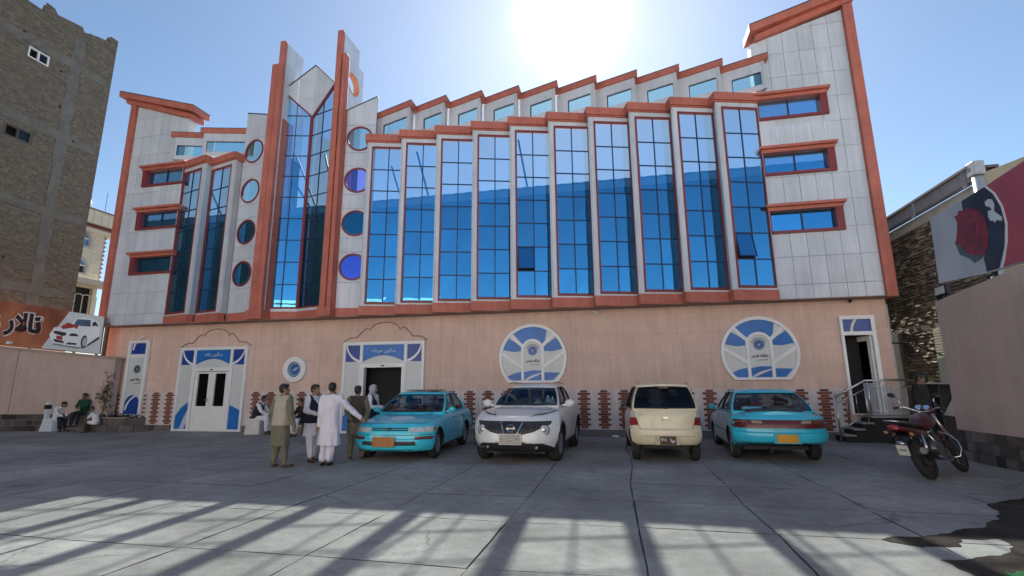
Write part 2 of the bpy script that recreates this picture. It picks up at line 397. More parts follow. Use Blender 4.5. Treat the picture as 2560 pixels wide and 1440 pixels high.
def side_panel_door():
    d = empty_part('side_door', H); x0, z0, x1, z1 = D_SIDE; F = Fr((0, 15.44, 0))
    b = MB(); b.ring(rect(x0, z0, x1, z1), rect(x0+.12, z0+.08, x1-.12, z1-.1), -.05, .05, F); b.box(x0+.12, 2.62, -.05, x1-.12, 2.74, .05, F)
    build('door_frame', b, WHITE, d)
    build('door_panel', MB().prism(rect(x0+.12, z0+.08, x1-.12, 2.62), -.04, .01, F), PANEL, d)
    build('transom_panel', MB().prism(rect(x0+.12, 2.74, x1-.12, z1-.1), -.04, .01, F), PANEL, d)
    xa, xb = x0+.14, x1-.14
    b = MB(); b.prism([(xa, 2.76), (xb, 2.76), (xb, 3.02)]+arc_pts((xa+xb)/2, 2.98, (xb-xa)/2, 10, 170)+[(xa, 2.98)], .01, .014, F)
    build('blue_print', b, NAVY, d); b = MB(); b.prism([(xa, .58), (xb, .58), (xb, .95)]+arc_pts((xa+xb)/2, .93, (xb-xa)/2, 5, 175, 10)[:-1]+[(xa, .93)], .01, .014, F)
    build('blue_print', b, NAVY, d)
    for zc in (2.86, .66): build('white_swoosh', MB().prism(arc_pts(xb, zc, .62, 110, 175)+arc_pts(xb+.03, zc, .58, 175, 110), .014, .018, F), WHITE, d)
    emblem(Fr((0, 15.43, 0)), -17.6, 2.2, .15, d, BLACK, False)
    text(T_MALIKA, .115, BLACK, Fr((-17.62, 15.425, 1.82)), d, bold=.004); text(T_TALAR, .065, BLACK, Fr((-17.52, 15.425, 1.70)), d)
    b = MB(); b.ring(rect(x0-.04, z1, x1+.04, z1+.05), rect(x0, z1+.01, x1, z1+.02), -.06, .02, F); build('lintel', b, WALL, d)
side_panel_door()

def double_door(D, m1, m2, op, txt, leaves):
    x0, z0, x1, z1 = D; d = empty_part('entrance', H); F = Fr((0, 15.45, 0))
    oL, oR, oT = op
    b = MB(); b.ring(rect(x0, z0, x1, z1), rect(x0+.09, z0+.06, x1-.09, z1-.1), -.06, .06, F)
    for m in (m1, m2): b.box(m-.05, z0+.06, -.05, m+.05, z1-.1, .05, F)
    b.box(x0+.09, 2.2, -.045, x1-.09, 2.28, .045, F) if False else None
    b.ring(rect(oL-.12, z0+.02, oR+.12, oT+.13), rect(oL, z0+.02, oR, oT), -.10, .075, F)
    build('door_frame', b, WHITE, d, bevel=.006)
    pan = [(x0+.09, m1-.05), (m1+.05, m2-.05), (m2+.05, x1-.09)]
    for i, (a, e) in enumerate(pan):
        b = MB()
        if i == 1:
            b.prism(rect(a, oT+.13, e, z1-.1), -.03, .02, F)
            if oL-.12 > a+.01: b.prism(rect(a, z0+.06, oL-.12, oT+.13), -.03, .02, F)
            if e > oR+.13: b.prism(rect(oR+.12, z0+.06, e, oT+.13), -.03, .02, F)
        else: b.prism(rect(a, z0+.06, e, z1-.1), -.03, .02, F)
        build('printed_panel', b, PANEL, d)
    (a0, e0), (a1, e1), (a2, e2) = pan
    b = MB(); c = (a1+e1)/2; hw = (e1-a1)/2
    b.prism([(a1+.01, 2.32)]+[(a1+.01+(2*hw-.02)*i/12, 2.32+.2*math.sin(PI*i/12)) for i in range(1, 12)]+[(e1-.01, 2.32), (e1-.01, z1-.11), (a1+.01, z1-.11)], .02, .025, F)
    build('blue_print', b, BLUE, d)
    b = MB()
    b.prism([(a0+.01, z1-.11), (a0+.01, 2.32), (e0-.01, 2.32), (e0-.01, z1-.11)], .02, .025, F)
    build('navy_print', b, NAVY, d); b = MB()
    b.prism([(a2+.01, z1-.11), (a2+.01, 2.32), (e2-.01, 2.30), (e2-.01, z1-.11)], .02, .025, F)
    build('navy_print', b, NAVY, d)
    b = MB(); b.prism(arc_pts(a0+.66, 2.94, .66, 180, 260)+arc_pts(a0+.66, 2.98, .62, 255, 182), .025, .029, F)
    build('white_swoosh', b, WHITE, d); b = MB()
    b.prism(arc_pts(e2-.66, 2.94, .66, -80, 0)+arc_pts(e2-.66, 2.98, .62, -2, -75), .025, .029, F)
    build('white_swoosh', b, WHITE, d)
    text(txt, .17, mat('pale_lettering', (.55, .66, .8), .4), Fr((c, 15.42, 2.68)), d)
    b = MB()
    b.prism([(a0+.01, .08), (e0-.01, .08), (e0-.01, 1.02), (a0+.2, .8), (a0+.01, .52)], .02, .025, F)
    build('blue_print', b, BLUE, d); b = MB()
    b.prism([(a2+.01, .08), (e2-.01, .08), (e2-.01, .72), (a2+.01, .92)], .02, .025, F)
    build('blue_print', b, BLUE, d)
    b = MB(); b.prism([(a0+.22, .08), (e0-.12, .08), (e0-.01, .3), (e0-.01, .76), (a0+.38, .5)], .025, .029, F); build('white_swoosh', b, mat('pale_print', (.52, .56, .66), .4), d)
    if leaves:
        mid = (oL+oR)/2
        for a, e in ((oL+.01, mid-.004), (mid+.004, oR-.01)):
            b = MB(); b.ring(rect(a, z0+.03, e, oT-.02), rect(a+.13, .86, e-.13, 2.0), -.06, .04, F)
            b.ring(rect(a+.09, .2, e-.09, .78), rect(a+.11, .22, e-.11, .76), .04, .052, F)
            lf = build('door_leaf', b, WHITE, d, bevel=.004)
            build('door_glass', MB().prism(rect(a+.13, .86, e-.13, 2.0), -.02, -.01, F), DGLASS, d)
        b = MB(); b.box(mid-.09, 1.02, .04, mid-.05, 1.14, .07, F); b.tube([(mid-.07, 1.08, .07), (mid-.07, 1.08, .1), (mid-.16, 1.08, .1)], .011, 6, F)
        build('handle', b, STEEL, d)
    build('canopy_sensor', MB().box((oL+oR)/2-.05, oT+.04, .075, (oL+oR)/2+.05, oT+.08, .1, F), BLACK, d)
    # moulding over the door
    xs_ = [0, .075, .17, .27, .31, .345]; s = (x1-x0)
    L_ = [(x0-.06, z1+.02), (x0+.055*s, z1+.15), (x0+.155*s, z1+.17), (x0+.235*s, z1+.42), (x0+.275*s, z1+.48), (x0+.32*s, z1+.41)]
    top = [(c_+.0, q) for c_, q in [((x0+x1)/2+.18*s*math.cos(R(t)), z1+.41+.25*math.sin(R(t))) for t in range(180, -1, -15)]]
    Rr = [(x0+x1-p[0], p[1]) for p in L_[::-1]]
    pth = L_+top[1:-1]+Rr
    b = MB(); b.tube([(p[0], p[1], .012) for p in pth], .022, 8, FACADE)
    build('door_moulding', b, mat('moulding_brown', (.36, .24, .19), .8), d, smooth=True)
double_door(D_LEFT, -15.09, -13.54, (-15.0, -13.56, 2.08), T_ZAN, True)
double_door(D_MID, -8.48, -6.89, (-8.34, -7.0, 2.12), T_MARD, False)

def round_window(W):
    cx, cz, r, zb = W; d = empty_part('round_window', H); F = Fr((0, 15.47, 0))
    def rw(rr, zz): 
        a = math.asin((zz-cz)/rr); return circ(cx, cz, rr, 44, a, PI-a)
    b = MB(); b.ring(rw(r-.005, zb+.005), rw(r-.1, zb+.08), -.05, .045, F)
    az = cz+.24; ro, ri = .36, .275
    arch_o = [(cx+ro, zb+.05)]+circ(cx, az, ro, 16, 0, PI)+[(cx-ro, zb+.05)]
    arch_i = [(cx+ri, zb+.08)]+circ(cx, az, ri, 16, 0, PI)+[(cx-ri, zb+.08)]
    b.plate(arch_o+arch_i[::-1], [], -.04, .04, F)
    for sx in (-1, 1):
        for (xa, za, xb, zb2) in ((.30, cz+.36, .70, cz+.74), (.34, cz-.27, .98, cz+.16)):
            dx, dz = xb-xa, zb2-za; l = math.hypot(dx, dz); nx, nz = -dz/l*.05, dx/l*.05
            b.prism([(cx+sx*(xa+nx), za+nz), (cx+sx*(xa-nx), za-nz), (cx+sx*(xb-nx), zb2-nz), (cx+sx*(xb+nx), zb2+nz)], -.038, .036, F)
    build('window_frame', b, WHITE, d, bevel=.006)
    build('printed_panel', MB().prism(rw(r-.09, zb+.07), -.03, .0, F), PANEL, d)
    q = r-.095; b = MB()
    p = [(cx+q*math.cos(R(t)), cz+q*math.sin(R(t))) for t in range(62, 134, 6)]+[(cx-.30, cz+.4), (cx-.3, cz+.44)]+[(cx+.34*math.cos(R(t)), az+.34*math.sin(R(t))) for t in range(150, 25, -15)]+[(cx+.40, cz+.55)]
    build('blue_print', b.prism(p, 0, .004, F), BLUE, d)
    for sx in (-1, 1):
        b = MB(); p = [(cx+sx*q*math.cos(R(t)), cz+q*math.sin(R(t))) for t in range(16, 46, 6)]+[(cx+sx*.36, cz+.38), (cx+sx*.36, cz+.22), (cx+sx*.6, cz+.20)]
        build('blue_print', b.prism(p, 0, .004, F), BLUE, d)
    zt = zb+.08
    b = MB(); b.prism([(cx-.36, zt), (cx-.36, zt+.27), (cx-.6, zt+.22), (cx-.88*q, zt+.1), (cx-.62, zt)], 0, .004, F)
    build('blue_print', b, BLUE, d); b = MB(); b.prism([(cx-.28, zt), (cx+.28, zt), (cx+.28, zt+.3), (cx, zt+.31), (cx-.28, zt+.26)], 0, .004, F)
    build('blue_print', b, BLUE, d); b = MB(); b.prism([(cx+.36, zt), (cx+.62, zt), (cx+.86*q, zt+.23), (cx+.36, zt+.25)], 0, .004, F)
    build('blue_print', b, BLUE, d)
    b = MB(); b.prism([(cx-.27, zt+.02), (cx-.05, zt+.15), (cx+.27, zt+.24), (cx+.27, zt+.21), (cx+.02, zt+.10), (cx-.2, zt)], .004, .008, F)
    build('white_swoosh', b, PANEL, d)
    emblem(Fr((0, 15.47, 0)), cx, cz+.24, .155, d)
    text(T_MALIKA, .115, BLACK, Fr((cx, 15.465, cz-.08)), d, bold=.004); text(T_TALAR, .06, BLACK, Fr((cx+.05, 15.465, cz-.19)), d)
round_window(W1); round_window(W2)
d = empty_part('porthole', H); F = Fr((0, 15.46, 0))
build('window_frame', MB().ring(circ(-11., 2.1, .44, 36), circ(-11., 2.1, .26, 36), -.06, .045, F), WHITE, d, bevel=.012)
build('porthole_glass', MB().prism(circ(-11., 2.1, .262, 28), -.03, -.02, F), mat('blue_film', (.05, .14, .33), .15, .25, 3), d)
b = MB(); b.prism([(-11.13, 2.06), (-11.0, 2.16), (-10.85, 2.19), (-10.92, 2.1), (-11.0, 2.06)], -.02, -.016, F); b.ring(circ(-11., 2.1, .225, 28), circ(-11., 2.1, .19, 28), -.02, -.016, F)
build('emblem_mark', b, mat('emblem_pale', (.30, .42, .58)), d)

# right-hand side door with its open leaf
d = empty_part('side_door', H); x0, z0, x1, z1 = D_RIGHT; F = Fr((0, 15.44, 0))
b = MB(); b.ring(rect(x0, z0, x1, z1), rect(x0+.07, z0+.02, x1-.1, z1-.1), -.08, .06, F); b.box(x0+.07, 2.80, -.05, x1-.1, 2.9, .05, F); build('door_frame', b, WHITE, d)
build('transom_panel', MB().prism(rect(x0+.07, 2.9, x1-.1, z1-.1), -.02, .0, F), NAVY, d)
b = MB(); b.prism(arc_pts(x1, 2.86, .62, 140, 178, 8)+arc_pts(x1+.03, 2.86, .58, 178, 140, 8), 0, .006, F); build('white_swoosh', b, PANEL, d)
G = Fr((x1-.1, 15.50, 0), (-.25, .968, 0), (0, 0, 1), (-.968, -.25, 0))
b = MB(); b.ring(rect(0, .7, .78, 2.79), rect(.12, 1.5, .66, 2.65), 0, .05, G); build('door_leaf', b, WHITE, d)
build('door_glass', MB().prism(rect(.12, 1.5, .66, 2.65), .02, .03, G), DGLASS, d)

# ---------------------------------------------------------------- glass bays, two mirrored sets
def frame2(A, B):
    A, B = Vector((*A, 0)), Vector((*B, 0)); u = (B-A).normalized(); return Fr(A, u, (0, 0, 1), (u.y, -u.x, 0)), (B-A).length
Z0, Z1 = 4.10, 9.93
def bay(A, B, pier_left, open_pane=None, brace=None, ret=True):
    """One saw-tooth bay: cladding with a tall opening, maroon frame, seven rows of two panes, band and cap."""
    F, L = frame2(A, B); part = build('glass_bay', MB().plate(rect(0, Z0, L, Z1), [rect(.20 if pier_left else .03, 4.21, L-.03 if pier_left else L-.20, 9.74)], -.06, 0, F), TILE, H)
    u0, u1 = (.20, L-.03) if pier_left else (.03, L-.20)
    z0, z1 = 4.21, 9.74
    b = MB(); b.ring(rect(u0-.03, z0-.05, u1+.0, z1+.04), rect(u0+.025, z0+.02, u1-.02, z1-.03), -.05, .028, F); build('window_frame', b, MAROON, part)
    u0 += .025; u1 -= .02; z0 += .02; z1 -= .03; um = (u0+u1)/2
    b = MB(); b.box(um-.016, z0, -.05, um+.016, z1, -.015, F)
    nr = 7; h = (z1-z0)/nr
    for i in range(1, nr): b.box(u0, z0+h*i-.016, -.05, u1, z0+h*i+.016, -.017, F)
    build('mullion', b, MULL, part)
    for i in range(nr):
        for j in range(2):
            a, e = (u0, um-.016) if j == 0 else (um+.016, u1)
            q0, q1 = z0+h*i+.016, z0+h*(i+1)-.016
            if open_pane == (i, j):
                ang = R(13); 
                G = Fr(F(0, q1, -.03), F.u, -F.v*-1*math.cos(ang)*1, F.w)
                down = Vector((0, 0, -1))*math.cos(ang)+F.w*math.sin(ang); nor = F.w*math.cos(ang)+Vector((0, 0, 1))*math.sin(ang)
                G = Fr(F(0, q1, -.02), F.u, -down, nor)
                b = MB(); b.box(a, -(q1-q0), -.004, e, 0, .004, G); build('pane', b, GLASS, part)
                b = MB(); b.ring(rect(a, -(q1-q0), e, 0), rect(a+.03, -(q1-q0)+.03, e-.03, -.03), -.02, .014, G); build('sash', b, MULL, part)
            else:
                jt = rnd.uniform(-.004, .004)
                b = MB(); b.add([F(a, q0, -.034+jt), F(e, q0, -.034-jt), F(e, q1, -.034+rnd.uniform(-.004, .004)), F(a, q1, -.034)], [(0, 1, 2, 3)])
                build('pane', b, GLASS, part, fixn=False)
    b = MB(); b.box(0 if pier_left else -.02, 3.8, -.2, L+.0, Z0, .05, F); build('band', b, TERRA, part)
    # cap with a deep back so the zig-zag reads from below
    b = MB(); e0, e1 = (-.07, L) if pier_left else (0, L+.07)
    b.prism([(e0, 9.93), (e1, 9.93), (e1, 9.97), (e0, 9.97)], -.3, .045, F); b.prism([(e0, 9.97), (e1, 9.97), (e1, 10.22), (e0, 10.22)], -.42, .10, F); build('cap', b, TERRA, part)
    # the return wall from the near corner back to the next bay
    C = F(0 if pier_left else L, 0, 0); sgn = 1
    x = C.x
    b = MB(); xa, xb = (x, x+.05) if pier_left else (x-.05, x)
    b.box(xa, C.y+.004, Z0, xb, C.y+.43, Z1); build('return_wall', b, GREYCLAD, part)
    b = MB(); xa, xb = (x-.012, x) if pier_left else (x, x+.012)
    if pier_left: b.box(xa, C.y+.34, Z0, xb, C.y+.40, Z1)
    else: b.box(xa, C.y+.34, Z0, xb, C.y+.40, Z1)
    build('edge_strip', b, MAROON, part)
    if brace:
        b = MB(); b.tube([(u0+brace[0], brace[1], -.5), (u0+brace[2], brace[3], -1.1)], .035, 6, F); build('brace', b, MULL, part)
    return part
for k in range(10):
    A = (-8.30+1.28*k, 14.75); B = (-7.02+1.28*k, 15.13)
    br = {1: (.25, 9.7, .75, 7.9), 4: (.1, 9.7, .5, 8.0), 7: (.15, 9.6, .4, 8.0), 0: (.55, 9.3, .9, 8.1)}.get(k)
    bay(A, B, True, {4: (1, 0), 9: (1, 0)}.get(k), br)
for k in range(2):
    A = (-16.40+1.32*k, 15.20); B = (-15.08+1.32*k, 14.86)
    bay(A, B, False, None, (.6, 9.6, .9, 8.2) if k == 0 else None)

# ---- walls with the four round windows
def circle_wall(A, B, flip, topz):
    F, L = frame2(A, B); part = build('porthole_wall', MB().plate([(0, Z0), (L, Z0), (L, topz[1]-.02), (0, topz[0]-.02)], [circ(L*.5, z, .44, 28) for z in (10.3, 8.70, 7.10, 5.53)], -.06, -.012, F), GROUT, H)
    zc = (10.3, 8.70, 7.10, 5.53)
    edges = [Z0]
    for z in zc[::-1]: edges += [z-.54, z+.54]
    edges.append(14)
    for i in range(len(edges)-1):
        p = rect(0.004, edges[i]+.006, L-.004, edges[i+1]-.006)
        p = clip(p, (topz[1]-topz[0])/L, -1, topz[0]) if i == len(edges)-2 else p
        hs = [circ(L*.5, z, .44, 28) for z in zc if edges[i] < z < edges[i+1]]
        build('cladding_panel', MB().plate(p, hs, -.012, 0, F), TILE, part)
    for i, z in enumerate(zc):
        build('window_frame', MB().ring(circ(L*.5, z, .48, 36), circ(L*.5, z, .415, 36), -.02, .022, F), MAROON, part)
        g = (GLASS2 if i < 2 else GLASS) if flip else (GLASS2, GLASSP, GLASST, GLASSV)[i]
        build('porthole_glass', MB().prism(circ(L*.5, z, .42, 28), -.010, -.006, F), g, part)
    b = MB(); b.prism([(0, topz[0]-.02), (L, topz[1]-.02), (L, topz[1]+.02), (0, topz[0]+.02)], -.15, .015, F); build('coping', b, mat('dark_edge', (.05, .06, .08), .5), part)
    b = MB(); b.box(0, 3.8, -.2, L, Z0, .055, F); build('band', b, TERRA, part)
circle_wall((-9.36, 14.97), (-8.24, 15.19), False, (11.42, 11.98))
circle_wall((-13.74, 15.19), (-12.62, 14.97), True, (12.02, 11.70))

# ---- the recessed glass V with its folded diamond
VL, VC, VR = (-12.14, 15.05), (-10.99, 15.35), (-9.90, 15.04)
def vee(A, B, side):
    F, L = frame2(A, B); part = empty_part('glass_fold', H)
    lo, hi, ap = 11.58, 12.66, 13.80
    zl = (lambda u: hi+(lo-hi)*u/L) if side == 'l' else (lambda u: lo+(hi-lo)*u/L)       # lower diamond edge
    zu = (lambda u: hi+(ap-hi)*u/L) if side == 'l' else (lambda u: ap+(hi-ap)*u/L)
    um = L/2; h = .82
    b = MB(); b.box(um-.016, 4.27, -.03, um+.016, zl(um), .0, F)
    for i in range(1, 11):
        z = 4.26+h*i; p = clip(rect(0, z-.016, L, z+.016), (zl(L)-zl(0))/L, -1, zl(0))
        if len(p) > 2: b.prism(p, -.03, -.002, F)
    build('mullion', b, MULL, part)
    for i in range(11):
        for a, e in ((.0, um-.016), (um+.016, L)):
            z = 4.26+h*i; p = clip(rect(a, z+.016, e, z+h-.016), (zl(L)-zl(0))/L, -1, zl(0))
            if len(p) < 3: continue
            b = MB(); jt = rnd.uniform(-.0015, .0015); b.add([F(q[0], q[1], -.018+jt*(q[0]-a)*2) for q in p], [tuple(range(len(p)))]); build('pane', b, GLASS, part, fixn=False)
    # folded diamond of cladding panels
    nz = [11.5, 12.35, 13.15, 13.9]
    for (a, e) in ((0.003, um-.004), (um+.004, L-.003)):
        for q0, q1 in zip(nz, nz[1:]):
            p = clip(clip(rect(a, q0+.004, e, q1-.004), (zu(L)-zu(0))/L, -1, zu(0)), -(zl(L)-zl(0))/L, 1, -zl(0))
            if len(p) > 2: build('cladding_panel', MB().prism(p, -.03, .02, F), TILE, part)
    def bar(f, o, m, nm, w_=.03, c=.045):
        b = MB(); b.prism([(0, f(0)-w_), (L, f(L)-w_), (L, f(L)+w_), (0, f(0)+w_)], -.06, c, F); build(nm, b, m, part)
    bar(zl, 0, MAROON, 'lower_edge'); bar(zu, 0, mat('dark_edge', (.05, .06, .08), .5), 'upper_edge', .022)
    b = MB(); b.box(0, 4.20, -.06, L, 4.26, .03, F); build('window_frame', b, MAROON, part)
    b = MB(); b.box(0, 4.10, -.06, L-.0, 4.20, .02, F); build('sill', b, TILE, part)
    b = MB(); b.box(0, 3.8, -.2, L, 4.10, .06, F); build('band', b, TERRA, part)
vee(VL, VC, 'l'); vee(VC, VR, 'r')
for p_, q_ in (((-12.0, 15.75, 10.6), (-11.15, 16.3, 8.2)), ((-12.05, 15.75, 9.5), (-11.4, 16.2, 8.3)), ((-10.85, 16.1, 10.4), (-10.1, 15.8, 8.3))):
    b = MB(); b.tube([p_, q_], .035, 6); build('brace', b, MULL, H)
build('fold_post', MB().box(-11.04, 15.28, 4.2, -10.94, 15.36, 11.62), MAROON, H)

def fin(x, face, tallx, shortx, hole, stepped):
    part = empty_part('tall_fin', H)
    G = Fr((0, 0, 0), (0, 1, 0), (0, 0, 1), (1, 0, 0))                     # a = y, b = z, c = x
    top = [(14.7, 4.1), (16.27, 4.1), (16.27, 13.83), (15.88, 13.85), (15.88, 14.55), (14.7, 14.55)] if stepped else [(14.7, 4.1), (16.1, 4.1), (16.1, 13.6), (15.78, 13.62), (15.78, 14.5), (14.7, 14.5)]
    hc = circ(15.56, 12.88, .40, 28, rz=.40)
    c0, c1 = tallx
    build('fin_core', MB().plate(top, [hc], c0+.012, c1-.012, G), GROUT, part)
    for side, (q0, q1) in (('r', (c1-.012, c1)), ('l', (c0, c0+.012))):
        zz = [4.1, 5.6, 7.1, 8.6, 10.1, 11.55, 12.7, 13.83 if stepped else 13.6, 14.6]
        for za, zb in zip(zz, zz[1:]):
            for ya, yb in ((14.78, 15.33), (15.33, 15.9), (15.9, 16.3)):
                if zb < 11 and ya > 14.8: continue
                p = rect(ya+.003, za+.003, yb-.003, min(zb-.003, (14.55 if stepped else 14.5)))
                pass
                ymax = 15.88 if stepped else 15.78
                if za > 13.5: p = clip(p, -1, 0, ymax)
                p = clip(p, -1, 0, 16.27 if stepped else 16.1)
                if len(p) < 3: continue
                # keep the round hole open
                if min(math.hypot(max(ya-15.56, 0, 15.56-yb), max(za-12.88, 0, 12.88-zb)), 9) < .40:
                    n_ = 10; keep = []
                    me = MB(); hc_ = [(15.56+.40*math.cos(R(t)), 12.88+.40*math.sin(R(t))) for t in range(0, 360, 10)]
                    cells = 14
                    for i in range(cells):
                        for j in range(cells):
                            x0_ = ya+.003+(yb-ya-.006)*i/cells; x1_ = ya+.003+(yb-ya-.006)*(i+1)/cells; y0_ = za+.003+(zb-za-.006)*j/cells; y1_ = za+.003+(zb-za-.006)*(j+1)/cells
                            cx_, cy_ = (x0_+x1_)/2, (y0_+y1_)/2
                            if math.hypot(cx_-15.56, cy_-12.88) < .42: continue
                            if cx_ > (16.27 if stepped else 16.1) or (za > 13.5 and cx_ > ymax): continue
                            me.prism(rect(x0_, y0_, x1_, y1_), q0, q1, G)
                    if me.v: build('cladding_panel', me, TILE, part)
                else: build('cladding_panel', MB().prism(p, q0, q1, G), TILE, part)
    build('hole_lining', MB().ring(circ(15.56, 12.88, .43, 32), circ(15.56, 12.88, .375, 32), c0-.012, c1+.012, G), mat('orange_lining', (.62, .24, .11), .5), part)
    b = MB(); b.box(c0-.01, 14.62, 4.1, c1+.01, 14.78, 14.56 if stepped else 14.51); build('front_strip', b, TERRA, part, bevel=.01)
    s0, s1 = shortx
    b = MB(); b.box(s0, 14.66, 4.1, s1, 14.95, 13.6); build('short_strip', b, TERRA, part, bevel=.03)
    b = MB(); b.box(min(c0, s0)-.013, 14.85, 4.1, max(c1, s1)+.013, 15.5, 11.4); build('fin_flank', b, TERRA, part)
    b = MB(); b.box(min(c0, s0)-.06, 14.60, 3.8, max(c1, s1)+.06, 15.2, 4.1); build('band', b, TERRA, part)
fin(0, 1, (-12.10, -11.91), (-12.42, -12.15), True, False)
fin(0, 1, (-9.68, -9.49), (-9.46, -9.31), True, True)

# ---- clerestory saw-teeth above the caps
def tooth(A, B, near_right):
    F, L = frame2(A, B); part = empty_part('clerestory_tooth', H)
    near = L if near_right else 0
    i0, i1 = (-.13, L-.12) if near_right else (.12, L+.13)
    w0, w1 = (.30, L-.24) if near_right else (.26, L-.22)
    build('cladding_panel', MB().plate(rect(i0, 10.36, i1, 11.31), [rect(w0, 10.53, w1, 10.97)], -.10, -.05, F), TILE, part)
    b = MB(); b.ring(rect(w0, 10.53, w1, 10.97), rect(w0+.02, 10.545, w1-.015, 10.945), -.12, -.075, F); build('window_frame', b, mat('dark_edge', (.05, .06, .08)), part)
    build('window_pane', MB().prism(rect(w0+.02, 10.545, w1-.015, 10.945), -.10, -.095, F), GLASS2, part)
    N = F(near, 0, 0); x = N.x-.12 if near_right else N.x+.12
    b = MB(); b.box(min(x, x+(-.05 if near_right else .05)), N.y+.09, 10.36, max(x, x+(-.05 if near_right else .05)), N.y+.52, 11.30); build('return_wall', b, GREYCLAD, part)
    fx = F(0 if near_right else L, 0, 0)
    plan = [(A[0], A[1]), (B[0], B[1])]
    back = max(A[1], B[1])+.05
    poly = [plan[0], plan[1], (plan[1][0], back), (plan[0][0], back)]
    b = MB(); b.prism(poly, 11.30, 11.50, Fr((0, 0, 0), (1, 0, 0), (0, 1, 0), (0, 0, 1)))
    s = [(plan[0][0]+(.03), plan[0][1]+.05), (plan[1][0]-.03, plan[1][1]+.05), (plan[1][0]-.03, back-.01), (plan[0][0]+.03, back-.01)]
    build('cap', b, TERRA, part)
    b = MB(); b.prism([(p[0], p[1]-.01) for p in poly[:2]]+poly[2:], 11.50, 11.52, Fr((0, 0, 0), (1, 0, 0), (0, 1, 0), (0, 0, 1))); build('flashing', b, mat('dark_edge', (.05, .06, .08)), part)
for k in range(10):
    bx = -6.80+1.3*k; ax = bx-1.3 if k else bx-1.62
    tooth((ax, 15.42+(.1 if k == 0 else 0)), (bx, 14.95), True)
tooth((-17.0, 14.95), (-15.55, 15.40), False); tooth((-15.62, 14.95), (-13.70, 15.44), False)
b = MB(); b.box(4.30, 15.42, 10.1, 4.36, 15.48, 10.4); build('prop', b, TERRA, H)

# ---- silver towers
def tower(x0, x1, zt0, zt1, wins, cols, rows, trim, cap, tri_dir):
    part = empty_part('silver_tower', H); F = Fr((0, 15.22, 0))
    sl = (zt1-zt0)/(x1-x0); poly = [(x0, 3.8), (x1, 3.8), (x1, zt1), (x0, zt0)]
    build('tower_core', MB().plate(poly, [rect(*q) for q in wins], -.32, 0, F), GROUT, part)
    b = MB(); xs_ = (x0-.012, x0) if tri_dir < 0 else (x1, x1+.012)
    zz = (zt0 if tri_dir < 0 else zt1)
    b.box(xs_[0], 15.2, 3.8, xs_[1], 15.56, zz); build('side_cladding', b, mat('pale_side', (.78, .78, .80), .4), part)
    for a, e in zip(cols, cols[1:]):
        for q0, q1 in zip(rows, rows[1:]):
            rs = [(a+.005, q0+.005, e-.005, q1-.005)]
            for h in wins: rs = minus(rs, h)
            for r_ in rs:
                p = clip(rect(*r_), sl, -1, zt0-sl*x0)
                if len(p) > 2: build('tile', MB().prism(p, 0, .014+rnd.uniform(0, .003), F), TILE, part)
    b = MB(); b.box(trim[0], 15.08, 3.8, trim[1], 15.62, max(zt0, zt1)+.1); build('corner_trim', b, TERRA, part, bevel=.015)
    # raked two-step cap
    (ca, cza), (cb, czb) = cap
    b = MB(); b.prism([(ca+.18, cza-.46), (cb-.18, czb-.46), (cb-.18, czb-.25), (ca+.18, cza-.25)], -.45, .16, F)
    b.prism([(ca, cza-.25), (cb, czb-.25), (cb, czb), (ca, cza)], -.5, .34, F); build('tower_cap', b, TERRA, part, bevel=.02)
    b = MB(); b.prism([(ca, cza), (cb, czb), (cb, czb+.02), (ca, cza+.02)], -.5, .345, F); build('flashing', b, mat('dark_edge', (.05, .06, .08)), part)
def slit(x0, x1, z0, z1, left):
    part = empty_part('slit_window', H); F = Fr((0, 15.2, 0))
    jx = (x0, x0+.2) if left else (x1-.2, x1)
    gx = (x0+.2, x1-.02) if left else (x0+.02, x1-.2)
    b = MB(); b.box(jx[0], z0, -.25, jx[1], z1-.12, .08, F); b.box(gx[0] if not left else jx[1], z0, -.25, gx[1] if not left else x1, z0+.08, .08, F)
    ox = (gx[1], x1) if left else (x0, gx[0]); b.box(ox[0], z0, -.25, ox[1], z1-.12, .05, F)
    build('window_frame', b, MAROON, part)
    h0, h1 = (x0-.05, x1+.12) if left else (x0-.12, x1+.05)
    b = MB(); b.prism([(h0+.05, z1-.16), (h1-.05, z1-.16), (h1-.05, z1-.06), (h0+.05, z1-.06)], -.25, .13, F); b.prism([(h0, z1-.06), (h1, z1-.06), (h1, z1+.02), (h0, z1+.02)], -.25, .24, F); build('hood', b, TERRA, part)
    m = (gx[0]+gx[1])/2
    build('mullion', MB().box(m-.02, z0+.08, -.12, m+.02, z1-.16, -.06, F), MULL, part)
    for a, e in ((gx[0], m-.02), (m+.02, gx[1])): build('window_pane', MB().prism(rect(a, z0+.08, e, z1-.16), -.10, -.09, F), GLASS, part)
zs = [(9.36, 10.18), (7.56, 8.42), (5.76, 6.60)]
RW = [(4.52, z0, 6.44, z1) for z0, z1 in zs]; LW = [(-18.30, z0, -16.25, z1) for z0, z1 in zs]
rows = [3.8, 4.25]+[4.25+.815*i for i in range(1, 12)]
rcols = [4.52, 4.99, 5.43, 5.87, 6.30, 6.74, 7.19]
tower(4.52, 7.19, 12.02, 12.80, RW, rcols, rows, (7.19, 7.46), ((4.45, 12.50), (7.66, 13.45)), -1)
lcols = [-19.1, -18.66, -18.23, -17.8, -17.37, -16.93, -16.48]
LWc = [(a, b_, -16.48, d_) for a, b_, c_, d_ in LW]
tower(-19.1, -16.48, 13.08, 12.16, LWc, lcols, rows, (-19.36, -19.1), ((-19.82, 13.66), (-16.02, 12.50)), 1)
for q in RW: slit(q[0], q[2], q[1], q[3], False)
for q in LW: slit(q[0], q[2]-.12, q[1], q[3], True)
